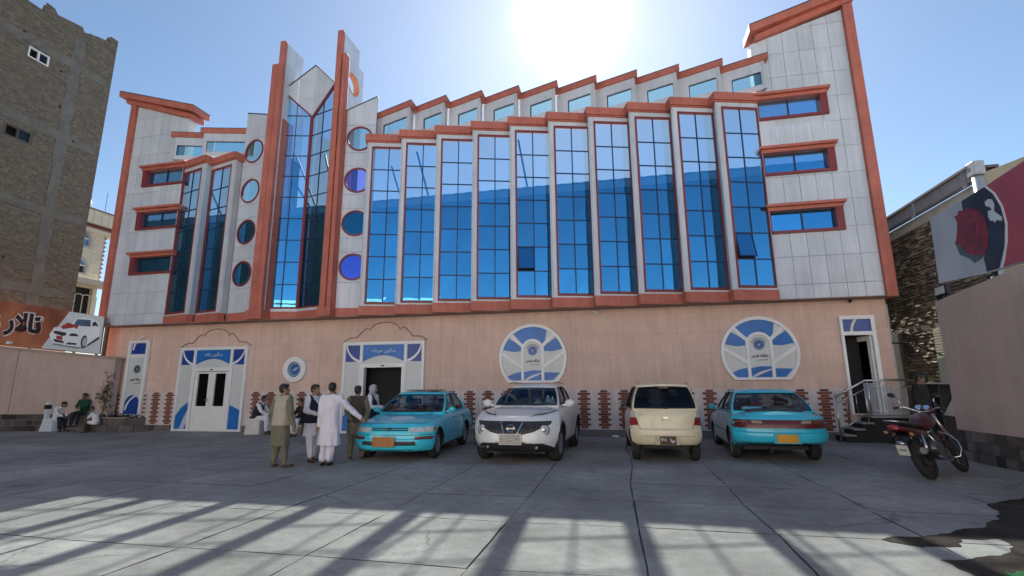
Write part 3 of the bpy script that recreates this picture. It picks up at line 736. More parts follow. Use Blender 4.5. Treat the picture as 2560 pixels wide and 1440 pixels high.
# soffit under the overhang
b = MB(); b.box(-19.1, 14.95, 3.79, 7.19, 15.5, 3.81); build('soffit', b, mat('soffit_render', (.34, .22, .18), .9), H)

# little fittings
d = thing('security_camera', 'white bullet camera under the terracotta band above the two middle cars', 'camera', (-.67, 15.45, 3.72))
b = MB(); b.tube([(-.72, 15.5, 3.76), (-.72, 15.40, 3.74)], .014, 6); build('bracket', b, WHITE, d)
b = MB(); b.tube([(-.74, 15.42, 3.72), (-.60, 15.26, 3.66)], .045, 10); build('housing', b, WHITE, d, smooth=40)
d = thing('security_camera', 'small dark dome camera under the tower above the right side door', 'camera', (6.38, 15.4, 3.74))
b = MB(); b.lathe([(.055, 0), (.055, -.03), (.045, -.06), (.02, -.085), (.0, -.09)], 12, Fr((6.38, 15.38, 3.79), (1, 0, 0), (0, 1, 0), (0, 0, 1))); build('housing', b, BLACK, d, smooth=40)
# ================================================================ ground: cast concrete slabs with open joints
GROUND = build('ground', MB().add([(-400, -300, -.014), (400, -300, -.014), (400, 500, -.014), (-400, 500, -.014)], [(0, 1, 2, 3)]), mat('joint_dirt', (.085, .08, .076), .95, .35, 3), kind='structure')
def slabmat():
    m = mat('yard_concrete', (.345, .328, .308), .9, .12, .8, bump=.35, bscale=45, orand=.06)
    n = m.node_tree.nodes; L = m.node_tree.links; b = n['Principled BSDF']
    src = b.inputs['Base Color'].links[0].from_socket
    g = n.new('ShaderNodeNewGeometry')
    def noise(s, d, lo, hi, a, e):
        no = n.new('ShaderNodeTexNoise'); no.inputs['Scale'].default_value = s; no.inputs['Detail'].default_value = d; no.inputs['Roughness'].default_value = .7
        L.new(g.outputs['Position'], no.inputs['Vector']); r = n.new('ShaderNodeMapRange'); r.inputs[1].default_value = lo; r.inputs[2].default_value = hi; r.inputs[3].default_value = a; r.inputs[4].default_value = e
        L.new(no.outputs['Fac'], r.inputs[0]); return r.outputs[0]
    a = noise(.42, 8, .36, .64, .70, 1.16); c = noise(6, 6, .3, .72, .80, 1.12); d = noise(70, 3, .35, .7, .84, 1.12)
    vo = n.new('ShaderNodeTexVoronoi'); vo.feature = 'DISTANCE_TO_EDGE'; vo.inputs['Scale'].default_value = .55
    wn = n.new('ShaderNodeTexNoise'); wn.inputs['Scale'].default_value = 2.2; wn.inputs['Detail'].default_value = 6; L.new(g.outputs['Position'], wn.inputs['Vector'])
    mv = n.new('ShaderNodeMix'); mv.data_type = 'RGBA'; mv.inputs['Factor'].default_value = .28; L.new(g.outputs['Position'], mv.inputs['A']); L.new(wn.outputs['Color'], mv.inputs['B'])
    sc_ = n.new('ShaderNodeVectorMath'); sc_.operation = 'SCALE'; sc_.inputs['Scale'].default_value = 1.0; L.new(mv.outputs['Result'], sc_.inputs[0]); L.new(sc_.outputs[0], vo.inputs['Vector'])
    cr = n.new('ShaderNodeMapRange'); cr.inputs[1].default_value = .0; cr.inputs[2].default_value = .009; cr.inputs[3].default_value = .55; cr.inputs[4].default_value = 1; L.new(vo.outputs['Distance'], cr.inputs[0])
    msk = noise(.5, 2, .52, .60, 0, 1)
    mk = n.new('ShaderNodeMix'); mk.data_type = 'FLOAT'; mk.inputs['A'].default_value = 1; L.new(msk, mk.inputs['Factor']); L.new(cr.outputs[0], mk.inputs['B'])
    out = src
    st = noise(1.6, 6, .56, .68, 1, .66); sp = noise(160, 2, .60, .72, 1, .78); du = noise(.8, 8, .50, .66, 1, 1.16)
    for f in (a, c, d, st, sp, du, mk.outputs[0]):
        mu = n.new('ShaderNodeVectorMath'); mu.operation = 'SCALE'; L.new(out, mu.inputs[0]); L.new(f, mu.inputs['Scale']); out = mu.outputs[0]
    L.new(out, b.inputs['Base Color'])
    return m
SLAB = slabmat()
gx = [-26.5, -25.1, -23.7, -22.3, -20.9, -19.5, -18.1, -16.75, -15.3, -13.95, -12.5, -11.2, -9.8, -8.5, -7.05, -5.52, -4.08, -2.75, -1.28, .1, 1.45, 2.8, 4.4, 6.52]
gy = [1.5, 2.9, 4.3, 5.75, 7.0, 8.2, 9.78, 11.2, 12.6, 14.0, 15.43]
hid = {}
for i in range(len(gx)):
    for j in range(len(gy)): hid[i, j] = (gx[i]+rnd.uniform(-.05, .05) if 0 < i < len(gx)-1 else gx[i], gy[j]+rnd.uniform(-.05, .05) if j < len(gy)-1 else gy[j])
jw = {}
def edge(p, q, w_, key):
    """A slightly wandering slab edge, moved in by half the joint."""
    d = Vector((q[0]-p[0], q[1]-p[1])); l = d.length; d /= l; nrm = Vector((-d.y, d.x)); o = []
    for t in range(6):
        s = t/6; o.append((p[0]+d.x*l*s+nrm.x*(w_+rnd.uniform(-.004, .006)), p[1]+d.y*l*s+nrm.y*(w_+rnd.uniform(-.004, .006))))
    return o
def joint(a, b_):
    k = (min(a, b_), max(a, b_))
    if k not in jw: jw[k] = rnd.choice([.003, .005, .006, .008, .009, .011])
    return jw[k]
for i in range(len(gx)-1):
    for j in range(len(gy)-1):
        if abs(gx[i]+gx[i+1])/2 > 1.75*gy[j+1]+2 and gx[i] < 0: continue
        if gx[i] < 0 and gx[i+1] < -1.15*gy[j+1]-7: continue
        K = [(i, j), (i+1, j), (i+1, j+1), (i, j+1)]; P = []
        for a, b_ in zip(K, K[1:]+K[:1]): P += edge(hid[a], hid[b_], joint(a, b_), 0)
        z = rnd.uniform(-.0014, .0014)
        o = build('slab', MB().prism(P, -.05, z, ID), [SLAB, MAT['joint_dirt']], GROUND)
        for pl_ in o.data.polygons: pl_.material_index = 0 if pl_.normal.z > .5 else 1
build('yard_paving', MB().box(-40, -30, -.05, 6.52, 1.48, -.004), SLAB, kind='structure')
build('verge', MB().box(-60, 15.43, -.05, -19.3, 60, -.01), mat('bare_earth', (.22, .18, .14), .95, .2, 1), kind='structure')
soil = [(6.5, 9.3), (5.3, 8.42), (4.9, 7.95), (4.35, 7.6), (4.22, 7.2), (3.98, 6.8), (3.62, 6.42), (3.35, 6.3), (3.1, 6.08), (2.75, 5.9), (2.36, 5.74), (2.6, 5.55), (2.95, 5.62), (3.1, 5.9), (3.45, 5.98), (3.4, 5.7), (2.95, 5.35), (2.56, 5.2), (2.6, 4.9), (2.75, 4.2), (3.0, 3.2), (3.3, 1.5), (6.5, 1.5)]
for _ in range(3):                                   # ragged edge
    q_ = []
    for p_, n_ in zip(soil, soil[1:]+soil[:1]):
        l_ = math.hypot(n_[0]-p_[0], n_[1]-p_[1]); q_.append(p_)
        if l_ > .09 and not (p_[0] > 6.4 and n_[0] > 6.4): q_.append(((p_[0]+n_[0])/2+rnd.uniform(-.11, .11)*l_, (p_[1]+n_[1])/2+rnd.uniform(-.11, .11)*l_))
    soil = q_
b = MB(); b.prism(soil, -.01, .005, ID)
build('damp_soil', b, mat('damp_soil', (.062, .052, .044), 1., .4, 3, bump=.9, bscale=18, spec=.05), GROUND)
# small litter
for x, y, c_, nm, lb in ((2.84, 4.72, (.10, .42, .16), 'plastic_bag', 'crumpled green plastic bag lying on the damp soil'), (-16.95, 15.02, (.7, .7, .7), 'crumpled_paper', 'small crumpled white paper scrap by the end of the planter'), (-.2, 15.1, (.5, .5, .5), 'crumpled_paper', 'flat grey paper scrap at the foot of the dado between white cars')):
    b = MB(); b.ball((0, 0, .03), (.11, .08, .035), 9, 6)
    b.v = [(p[0]*rnd.uniform(.6, 1.3), p[1]*rnd.uniform(.6, 1.3), max(.0, p[2]*rnd.uniform(.5, 1.5))) for p in b.v]
    o = build(nm, b, mat('litter_%s' % nm, c_, .5)); o.location = (x, y, .006); tag(o, lb, 'litter')

# ================================================================ left boundary wall, its sign, planter
LF = Fr((-18.3, 15.02, 0), (-.98949, -.14462, 0), (0, 0, 1), (.14462, -.98949, 0))   # a runs left along the wall
STONE = mat('stone_tile', (.07, .058, .057), .6, .3, 9, bump=.3, orand=.55)
STONE2 = mat('stone_tile_pale', (.135, .118, .112), .6, .25, 9, bump=.3, orand=.3)
t = thing('boundary_wall', 'long pink boundary wall under the orange sign, with dark stone tiles along its foot', 'wall', (-20, 14.8, 0))
zt = lambda a: 2.55+.098*a
build('wall_body', MB().prism([(-.12, 0), (12, 0), (12, zt(12)), (-.12, zt(-.12))], -.3, 0, LF), WALL2, t)
build('coping', MB().prism([(-.2, zt(-.2)), (12, zt(12)), (12, zt(12)+.13), (-.2, zt(-.2)+.1)], -.34, .06, LF), mat('coping_render', (.40, .30, .26), .9, .12), t)
build('pilaster', MB().box(3.72, .62, 0, 4.0, zt(3.8)-.01, .05, LF), WALL2, t)
for r_ in range(3):
    a = -.05
    while a < 6.2:
        wd = rnd.choice([.16, .2, .26, .32]); build('stone_tile', MB().box(a+.006, .005+.2*r_, -.01, a+wd-.006, .195+.2*r_, .028+rnd.uniform(0, .012), LF), rnd.choice([STONE, STONE, STONE2]), t); a += wd
t = thing('hoarding', 'orange sign board with dark hall lettering and a picture of a white wedding car', 'sign', (-20, 14.7, 2.8))
SF = Fr(LF(0, 0, .02), LF.u, LF.v, LF.w)
build('board', MB().prism([(.53, 2.74), (5.6, 3.22), (7.2, 3.4), (7.2, 5.25), (4.94, 4.87), (2.0, 4.38), (.55, 4.14)], -.06, .0, SF), mat('orange_board', (.30, .085, .05), .5, .28, .55, col2=(.44, .17, .09)), t)
build('white_field', MB().prism([(1.98, 4.36), (.55, 4.14), (.52, 2.76), (2.87, 3.0)], 0, .006, SF), mat('sign_white', (.62, .66, .70), .4, .06, 1), t)
def pr(nm, pts, lay, m): return build(nm, MB().prism(pts, .006+.004*lay, .010+.004*lay, SF), m, t)
SW = mat('sign_car_white', (.80, .84, .88), .4, .05, 2); SD = mat('sign_dark', (.03, .03, .045), .4); SR = mat('sign_ribbon', (.38, .04, .05), .5, .2, 6); SB = mat('sign_glass', (.08, .14, .25), .4, .5, 3)
pr('car_shadow', [(2.47, 3.13), (2.39, 3.17), (1.89, 3.10), (1.35, 3.06), (.64, 3.38), (.6, 3.3), (1.1, 3.0), (1.17, 2.96), (1.52, 2.97)], 0, mat('sign_shadow_print', (.22, .25, .28), .5))
pr('car_picture', [(2.63, 3.5), (2.48, 3.77), (2.2, 3.8), (1.82, 3.88), (1.66, 4.09), (1.37, 4.14), (1.04, 4.08), (.75, 3.96), (.65, 3.73), (.64, 3.36), (1.04, 3.12), (1.17, 3.02), (1.35, 3.02), (1.93, 3.09), (2.39, 3.2), (2.56, 3.35)], 1, SW)
pr('picture_windscreen', [(1.72, 3.86), (1.61, 4.07), (1.07, 4.03), (1.03, 3.78), (1.35, 3.8)], 2, SB)
pr('picture_side_window', [(.97, 3.78), (.96, 3.93), (.86, 3.97), (.71, 3.78), (.89, 3.81)], 2, SD)
pr('picture_ribbon', [(2.23, 3.8), (1.94, 3.95), (1.77, 3.88), (1.51, 3.82), (1.56, 3.69), (1.66, 3.76), (2.11, 3.7)], 2, SR)
pr('picture_grille', [(2.49, 3.63), (2.35, 3.64), (1.96, 3.56), (1.96, 3.46), (2.1, 3.44), (2.44, 3.55)], 2, SD)
pr('picture_headlamp', [(1.85, 3.44), (1.76, 3.54), (1.56, 3.52), (1.42, 3.42)], 2, SD)
pr('picture_intake', [(2.45, 3.35), (1.99, 3.24), (2.0, 3.17), (2.36, 3.23)], 2, SD); pr('picture_intake', [(1.92, 3.13), (1.81, 3.2), (1.45, 3.16), (1.49, 3.1)], 2, SD)
pr('picture_plate', [(2.33, 3.46), (2.08, 3.43), (2.07, 3.28), (2.31, 3.33)], 3, SR)
pr('picture_wheel', circ(1.2, 3.22, .12, 20, rz=.235), 2, SD); pr('picture_rim', circ(1.17, 3.21, .085, 18, rz=.17), 3, mat('sign_rim', (.45, .47, .5), .4)); pr('picture_sill', [(1.02, 3.13), (.64, 3.40), (.63, 3.33), (1.02, 3.07)], 2, SD)
pr('picture_mirror', circ(.8, 3.72, .05, 12), 3, SW)
def letters(s, size, a, z, rise):
    G = Fr(SF(a, z, .008), -LF.u+Vector((0, 0, -rise)), LF.v, LF.w)
    text(s, size, mat('letter_edge', (.72, .66, .66), .5), G, t, 'letter_outline', .012, bold=.075*size/.9)
    G = Fr(SF(a, z, .03), -LF.u+Vector((0, 0, -rise)), LF.v, LF.w)
    text(s, size, mat('letter_dark', (.035, .02, .03), .4), G, t, 'letter', .012, bold=.035*size/.9)
letters("\uFEAD\uFEFB\uFE8E\uFE97", .92, 3.72, 3.93, .14)
letters("\uFBFD\uFEB3\uFEED\uFEAE\uFECB", .92, 6.05, 4.27, .14)
build('floodlight', MB().box(3.98, 3.16, .05, 4.14, 3.25, .16, SF), WHITE, t)
for a in (.7, 1.6, 3.4): build('support_post', MB().box(a, zt(a)+.09, -.12, a+.06, 2.8+.09*a, -.06, SF), DARK, t)
build('back_post', MB().box(.42, 2.62, -.16, .52, 3.9, -.06, SF), mat('wood_post', (.16, .09, .06), .8), t)

t = thing('planter', 'low planter box faced with mottled dark stone tiles under the narrow side door', 'planter', (-17.7, 15.1, 0))
b = MB(); b.box(-18.6, 14.72, 0, -16.5, 15.46, .2); b.box(-18.6, 14.72, .2, -16.95, 14.82, .47); b.box(-17.04, 14.82, .2, -16.95, 15.46, .47); build('planter_core', b, PLINTH, t)
build('soil', MB().box(-18.55, 14.83, .2, -17.05, 15.46, .41), mat('damp_soil', (.05, .045, .04)), t)
for r_ in range(2):
    a = -18.6
    e_ = -16.5 if r_ == 0 else -16.95
    while a < e_-.05:
        wd = min(rnd.choice([.14, .2, .24, .3]), e_-a); build('stone_tile', MB().box(a+.005, 14.67-rnd.uniform(0, .012), .01+.235*r_, a+wd-.005, 14.725, .225+.235*r_), rnd.choice([STONE, STONE2, STONE2]), t); a += wd
build('coping', MB().box(-18.6, 14.67, .47, -16.94, 14.83, .5), mat('coping_render', (.40, .30, .26)), t)

def leafmat(nm, c): return mat(nm, c, .55, .3, 8, spec=.3)
def sapling(name, label, loc, h, seed, m, spread):
    r = random.Random(seed); t = thing(name, label, 'plant', loc)
    L_ = Vector(loc); b = MB(); pts = [L_+Vector((r.uniform(-.03, .03)*i, r.uniform(-.02, .02)*i, h*i/6)) for i in range(7)]
    b.tube([tuple(p) for p in pts], [.022, .02, .018, .015, .012, .009, .006], 6)
    tips = []
    for i in range(14):
        k = r.randint(1, 6); p = pts[k]; a = r.uniform(0, 2*PI); q = p+Vector((math.cos(a)*spread*r.uniform(.5, 1), math.sin(a)*spread*r.uniform(.4, .8), r.uniform(.05, .3)))
        b.tube([tuple(p), tuple((p+q)/2+Vector((0, 0, .04))), tuple(q)], [.008, .006, .003], 5); tips += [q, (p+q)/2]
    build('stem', b, mat('bark', (.10, .07, .05), .9), t)
    b = MB()
    for i in range(520):
        c = r.choice(tips)+Vector((r.gauss(0, .075), r.gauss(0, .07), r.gauss(0, .075))); s = r.uniform(.025, .05)
        u = Vector((r.uniform(-1, 1), r.uniform(-1, 1), r.uniform(-.6, .4))).normalized(); v_ = u.cross(Vector((r.uniform(-1, 1), r.uniform(-1, 1), 1))).normalized()
        b.add([c-u*s, c-v_*s*.45, c+u*s*1.2, c+v_*s*.45], [(0, 1, 2, 3)])
    build('foliage', b, m, t, fixn=False)
    return t
sapling('sapling', 'slender dark green sapling growing in the stone planter against the pink wall', (-18.28, 14.9, .41), 1.75, 5, leafmat('leaf_dark', (.035, .06, .02)), .30)
b = MB()
r5 = random.Random(8)
for i in range(420):
    c = Vector((r5.uniform(-18.2, -17.15), r5.uniform(14.9, 15.4), .43+abs(r5.gauss(0, .09)))); s = r5.uniform(.03, .06); u = Vector((r5.uniform(-1, 1), r5.uniform(-1, 1), r5.uniform(0, 1))).normalized(); v_ = u.cross(Vector((.3, .4, 1))).normalized()
    b.add([c-u*s, c-v_*s*.4, c+u*s, c+v_*s*.4], [(0, 1, 2, 3)])
o = build('ground_cover', b, leafmat('leaf_black_green', (.02, .03, .016)), fixn=False, kind='stuff'); tag(o, 'low dark ground cover filling the planter below the side door', 'plants')

# ================================================================ tall unfinished brick building, left
t = thing('brick_building', 'tall unfinished tan brick building with concrete ties and a broken roofline', 'building', (-25, 12, 0))
XB = -25.0; GB = Fr((XB, 0, 0), (0, 1, 0), (0, 0, 1), (1, 0, 0))
tops = [(-8, 18.6), (13.2, 18.55), (15.0, 18.5), (15.06, 18.95), (15.35, 18.95), (15.5, 18.75), (16.6, 18.95), (16.7, 18.75), (17.4, 19.0), (17.9, 19.1), (17.95, 19.45), (18.32, 19.45)]
BW1, BW2, BW3 = (14.68, 16.0, 15.5, 16.5), (14.4, 12.1, 15.4, 12.62), (13.6, 8.55, 14.5, 9.05)
build('wall_core', MB().plate([(-8, 0), (18.25, 0)]+tops[::-1], [rect(*BW1), rect(*BW2), rect(*BW3)], -.3, -.02, GB), mat('mortar_tan', (.15, .125, .095), .95, .2, 3), t)
b = MB(); b.box(-33, 18.0, 0, XB-.3, 18.25, 18.9); b.box(-33, -8, 0, XB-.31, -7.7, 18.4); b.box(-33, -7.7, 18.2, XB-.31, 18, 18.3); build('rear_wall', b, mat('mortar_tan', (.15, .125, .095)), t)
TB = mat('tan_brick', (.185, .15, .112), .9, .15, 5, bump=.4, bscale=30)
TB2 = mat('tan_brick_light', (.215, .175, .13), .9, .15, 5, bump=.4)
TB3 = mat('tan_brick_dark', (.155, .125, .092), .9, .15, 5, bump=.4)
CC = mat('rough_concrete', (.165, .15, .128), .95, .2, 2.5, bump=.5, bscale=20)
beams = [(5.6, 6.0), (9.2, 9.6), (12.85, 13.3), (16.62, 17.0)]; colsb = [(16.35, 16.85), (13.0, 13.5)]
def topz(y):
    for p, q in zip(tops, tops[1:]):
        if p[0] <= y <= q[0]: return p[1]+(q[1]-p[1])*(y-p[0])/max(1e-6, q[0]-p[0])
    return 18.5
near = []; rr_ = random.Random(3)
z = 2.6; row = 0
while z < 19.45:
    y = 9.0+(.12 if row % 2 else 0)
    while y < 18.25:
        e = min(y+.235+rr_.uniform(-.02, .02), 18.25+rr_.uniform(-.03, .05) if y > 17.9 else 99); ym = (y+e)/2
        bad = z+.07 > topz(ym)+rr_.uniform(-.05, .05) or any(h[0] < e and h[2] > y and h[1] < z+.07 and h[3] > z for h in (BW1, BW2, BW3)) or (any(a < z+.05 < c for a, c in beams) and rr_.random() < .97) or (any(a < ym < c for a, c in colsb) and rr_.random() < .93)
        if not bad and e-y > .05: near.append((y, z, e-.012, z+.066))
        y = e
    z += .078; row += 1
bs = MB()
for q in near:
    bs.k = rr_.choice([0, 0, 0, 1, 2, 2]); d_ = rr_.uniform(-.010, .012); bs.box(q[0], q[1], -.03, q[2], q[3], d_, GB)
build('brick_courses', bs, [TB, TB2, TB3], t, kind='stuff')
for a, c in beams:
    p = [(y, a+rr_.uniform(-.04, .04)) for y in [9+.35*i for i in range(27)]]; q = [(y, c+rr_.uniform(-.05, .05)) for y in [9+.35*i for i in range(27)]]
    build('tie_beam', MB().prism(p+q[::-1], -.03, .004, GB), CC, t)
for a, c in colsb:
    zz = [2.6+.6*i for i in range(28)]; p = [(a+rr_.uniform(-.06, .06), z_) for z_ in zz if z_ < 18.4]; q = [(c+rr_.uniform(-.06, .06), z_) for z_ in zz if z_ < 18.4]
    build('tie_column', MB().prism(p+q[::-1], -.03, .008, GB), CC, t)
for q, fr_ in ((BW1, WHITE), (BW2, mat('weathered_frame', (.10, .09, .08), .8)), (BW3, DARK)):
    wn = empty_part('window', t)
    b = MB(); b.ring(rect(*q), rect(q[0]+.05, q[1]+.05, q[2]-.05, q[3]-.05), -.12, .01, GB); m = (q[0]+q[2])/2; b.box(m-.025, q[1]+.05, -.1, m+.025, q[3]-.05, .005, GB); build('window_frame', b, fr_, wn)
    build('pane', MB().prism(rect(m+.025, q[1]+.05, q[2]-.05, q[3]-.05), -.07, -.06, GB), DGLASS, wn); build('opening', MB().prism(rect(q[0], q[1], q[2], q[3]), -.32, -.28, GB), DARK, wn)
b = MB()
for y, z_ in ((16.0, 16.1), (14.35, 16.95), (13.9, 13.0), (16.2, 14.4), (15.2, 6.9), (17.0, 13.05)): b.box(y, z_, -.02, y+.09, z_+.09, .014, GB)
build('putlog_hole', b, DARK, t, kind='stuff')

# ================================================================ pale stone house beyond
t = thing('stone_house', 'cream stone house with arched windows and a tiled parapet between brick tower and hall', 'house', (-34, 24, 0))
HX = -33.2; GH = Fr((HX, 0, 0), (0, 1, 0), (0, 0, 1), (1, 0, 0)); CRM = mat('cream_stone', (.66, .60, .48), .8, .08, 2)
AW = [(24.1, 10.55, .48), (24.1, 8.72+.05, .48)]
def archw(y, z, hw, g=0): return [(y-hw-g, z-g), (y+hw+g, z-g)]+circ(y, z+.45, hw+g, 14, 0, PI)
build('wall', MB().plate([(18, 5.0), (25.55, 5.0), (25.55, 11.5), (18, 11.5)], [archw(*q) for q in AW]+[rect(23.3, 5.4, 25.3, 7.9)], -.3, 0, GH), CRM, t)
z = 8.35
while z < 11.3:
    build('stone_course', MB().box(24.85, z, 0, 25.5, z+.28, .02, GH), CRM, t); z += .30
for i in range(11): build('quoin', MB().prism([(25.50, 8.3+.29*i), (25.68, 8.445+.29*i), (25.50, 8.59+.29*i)], -.1, .03, GH), mat('pink_quoin', (.42, .24, .22), .8), t)
b = MB(); b.box(17, 11.5, -.4, 27, 11.75, .25, GH); b.box(17, 12.02, -.4, 27.1, 12.95, .3, GH); build('parapet', b, CRM, t)
b = MB(); b.box(17, 11.75, -.4, 27, 11.86, .29, GH); b.box(17, 11.93, -.4, 27.1, 12.02, .33, GH); b.box(17, 12.95, -.4, 27.1, 13.02, .35, GH); build('cornice_band', b, mat('brown_band', (.24, .09, .055), .6), t)
for i in range(9): build('parapet_tile', MB().box(22.9+.5*i, 12.08, .3, 23.34+.5*i, 12.9, .32, GH), mat('cream_tile', (.72, .64, .50), .6), t)
for q in AW:
    wn = empty_part('window', t); build('surround', MB().ring(archw(*q, .13), archw(*q), 0, .06, GH), mat('grey_surround', (.42, .42, .42), .7), wn)
    build('pane', MB().prism(archw(*q), -.12, -.10, GH), mat('sky_blue_glass', (.10, .26, .50), .05, .1, spec=1.), wn)
    b = MB(); b.box(q[0]-.03, q[1], -.1, q[0]+.03, q[1]+.5, -.04, GH); b.box(q[0]-q[2], q[1]+.45, -.1, q[0]+q[2], q[1]+.52, -.04, GH); build('window_frame', b, WHITE, wn)
build('open_sash', MB().box(24.2, 8.78, -.1, 24.5, 9.25, -.05, GH), DARK, t)
b = MB(); b.box(18, 8.0, -.3, 26.3, 8.3, .9, GH); build('porch_slab', b, mat('porch_concrete', (.50, .46, .38), .8), t)
b = MB(); b.box(22.5, 5, .5, 22.8, 8.0, .85, GH); build('porch_pillar', b, CRM, t)
b = MB(); b.box(23.3, 5.4, -.3, 25.3, 7.9, -.28, GH); build('porch_recess', b, DARK, t)
b = MB()
for y in (23.9, 24.35, 24.8, 25.2): b.tube([(HX+.5, y, 5.2), (HX+.5, y, 7.2)], .025, 6)
for y in (23.9, 24.35, 24.8): b.tube([(HX+.5, y+.225+.225*math.cos(R(a)), 7.2+.14*math.sin(R(a))) for a in range(0, 181, 20)], .025, 6)
build('arched_grille', b, CRM, t)
b = MB(); b.ball((HX-.6, 23.9, 13.45), (.75, .75, .5), 14, 8); b2 = build('water_tank', b, mat('tank_cover', (.5, .44, .38), .8, .15, 3), smooth=True); tag(b2, 'rounded beige water tank on the flat roof of the cream house', 'tank')
b = MB(); b.tube([(HX-.2, 25.4, 12.9), (HX-.2, 25.4, 14.6)], .015, 5); o = build('aerial', b, DARK); tag(o, 'thin aerial pole on the cream house parapet beside the tank', 'aerial')

# ================================================================ right boundary wall, billboard, rough brick neighbour
t = thing('boundary_wall', 'tall plain pinkish boundary wall on the right with grey stone tiles along its foot', 'wall', (6.6, 9, 0))
WR = Fr((6.52, 0, 0), (0, 1, 0), (0, 0, 1), (-1, 0, 0))
build('wall_body', MB().prism([(-6, 0), (11.9, 0), (11.9, 3.14), (9.4, 3.36), (7, 3.5), (-6, 3.5)], -.28, 0, WR), WALL2, t)
for r_ in range(3):
    a = 3.2
    while a < 11.85:
        wd = min(rnd.choice([.16, .2, .24, .3]), 11.9-a); build('stone_tile', MB().box(a+.005, .008+.19*r_, -.01, a+wd-.005, .19+.19*r_, .026+rnd.uniform(0, .014), WR), rnd.choice([STONE, STONE, STONE2, STONE2]), t); a += wd
t = thing('billboard', 'billboard with a dark red rose and a pink field above the right boundary wall', 'sign', (6.75, 10, 3.5))
BF = Fr((6.75, 0, 0), (0, 1, 0), (0, 0, 1), (-1, 0, 0))
build('board', MB().prism([(12.08, 3.56), (12.0, 4.98), (10.94, 5.0), (10.29, 5.03), (9.33, 5.1), (7.0, 5.1), (7.0, 3.5), (9.77, 3.47), (10.64, 3.47)], -.06, 0, BF), mat('board_grey', (.46, .50, .56), .5, .12, 1.2), t)
def bp_(nm, pts, lay, m): return build(nm, MB().prism(pts, .004*lay-.001, .004*lay+.003, BF), m, t)
bp_('dark_field', [(10.94, 4.99), (10.29, 5.02), (10.11, 4.81), (10.0, 4.53), (10.0, 4.21), (10.12, 3.82), (10.33, 3.49), (10.64, 3.49), (10.65, 3.74), (10.41, 4.19), (10.54, 4.64), (10.95, 4.79)], 1, mat('board_navy', (.02, .025, .05), .5, .3, 2))
bp_('pink_field', [(10.27, 5.02), (9.33, 5.09), (7.0, 5.09), (7.0, 3.51), (9.77, 3.48), (10.27, 3.49), (10.19, 3.63), (10.05, 3.9), (9.96, 4.21), (9.98, 4.53), (10.09, 4.81)], 1, mat('board_pink', (.42, .075, .11), .5, .12, .8))
arc = [(10.29, 5.03), (10.11, 4.81), (10.0, 4.53), (9.98, 4.21), (10.06, 3.9), (10.2, 3.61), (10.29, 3.48)]
bp_('white_arc', arc+[(y-.05, z_) for y, z_ in arc[::-1]], 2, WHITE)
bp_('leaves', [(11.35, 4.28), (11.17, 4.12), (11.03, 3.95), (10.75, 3.90), (10.65, 3.78), (10.78, 3.74), (10.9, 3.72), (11.02, 3.84), (11.26, 3.98)], 2, mat('board_leaf', (.06, .13, .14), .5, .4, 8))
bp_('rose', [(11.21, 4.77), (11.12, 4.75), (11.07, 4.83), (10.95, 4.80), (10.82, 4.82), (10.68, 4.76), (10.54, 4.64), (10.44, 4.5), (10.4, 4.34), (10.43, 4.1), (10.49, 3.92), (10.64, 3.80), (10.77, 3.85), (10.9, 3.88), (11.06, 3.96), (11.17, 4.12), (11.32, 4.22), (11.2, 4.47), (11.16, 4.62)], 3, mat('board_rose', (.22, .02, .04), .5, .4, 5))
for i, (y, z_, r_) in enumerate(((10.8, 4.45, .26), (10.85, 4.4, .17), (10.8, 4.36, .09))): bp_('petal', circ(y, z_, r_, 14, R(20), R(250), rz=r_*1.1), 4+i, mat('board_petal%d' % i, (.26-.05*i, .025, .05), .5, .4, 7))
bp_('white_dove', [(10.34, 4.75), (10.25, 4.77), (10.16, 4.73), (10.13, 4.63), (10.17, 4.51), (10.02, 4.35), (10.04, 4.28), (10.16, 4.34), (10.2, 4.30), (10.25, 4.37), (10.29, 4.36), (10.33, 4.46), (10.31, 4.56), (10.21, 4.55), (10.24, 4.61), (10.34, 4.67)], 3, mat('dove_white', (.60, .66, .70), .5))
for y in (10.6, 9.6, 8.6): 
    b = MB(); b.tube([(6.86, y, 3.28), (6.845, y, 3.9)], .03, 6); b.tube([(6.60, y-.18, 3.34), (6.80, y, 3.44), (6.85, y, 3.6)], .025, 6); build('bracket', b, DARK, t)
t = thing('floodlight', 'black floodlight with a pale glass on top of the right wall under the rose billboard', 'lamp', (6.6, 11.8, 3.15))
FL = Fr((6.62, 11.82, 3.36), (.25, -.95, .1), (.1, .1, .98), (-.95, -.22, .1))
b = MB(); b.box(-.15, -.11, -.08, .15, .11, .03, FL); build('housing', b, BLACK, t, bevel=.02); build('lens', MB().box(-.11, -.08, .03, .11, .08, .04, FL), mat('lamp_glass', (.45, .45, .40), .2), t)
b = MB(); b.tube([(6.62, 11.82, 3.15), (6.64, 11.8, 3.28)], .02, 6); b.box(-.2, -.16, -.3, .0, -.04, -.08, FL); build('stand', b, BLACK, t)

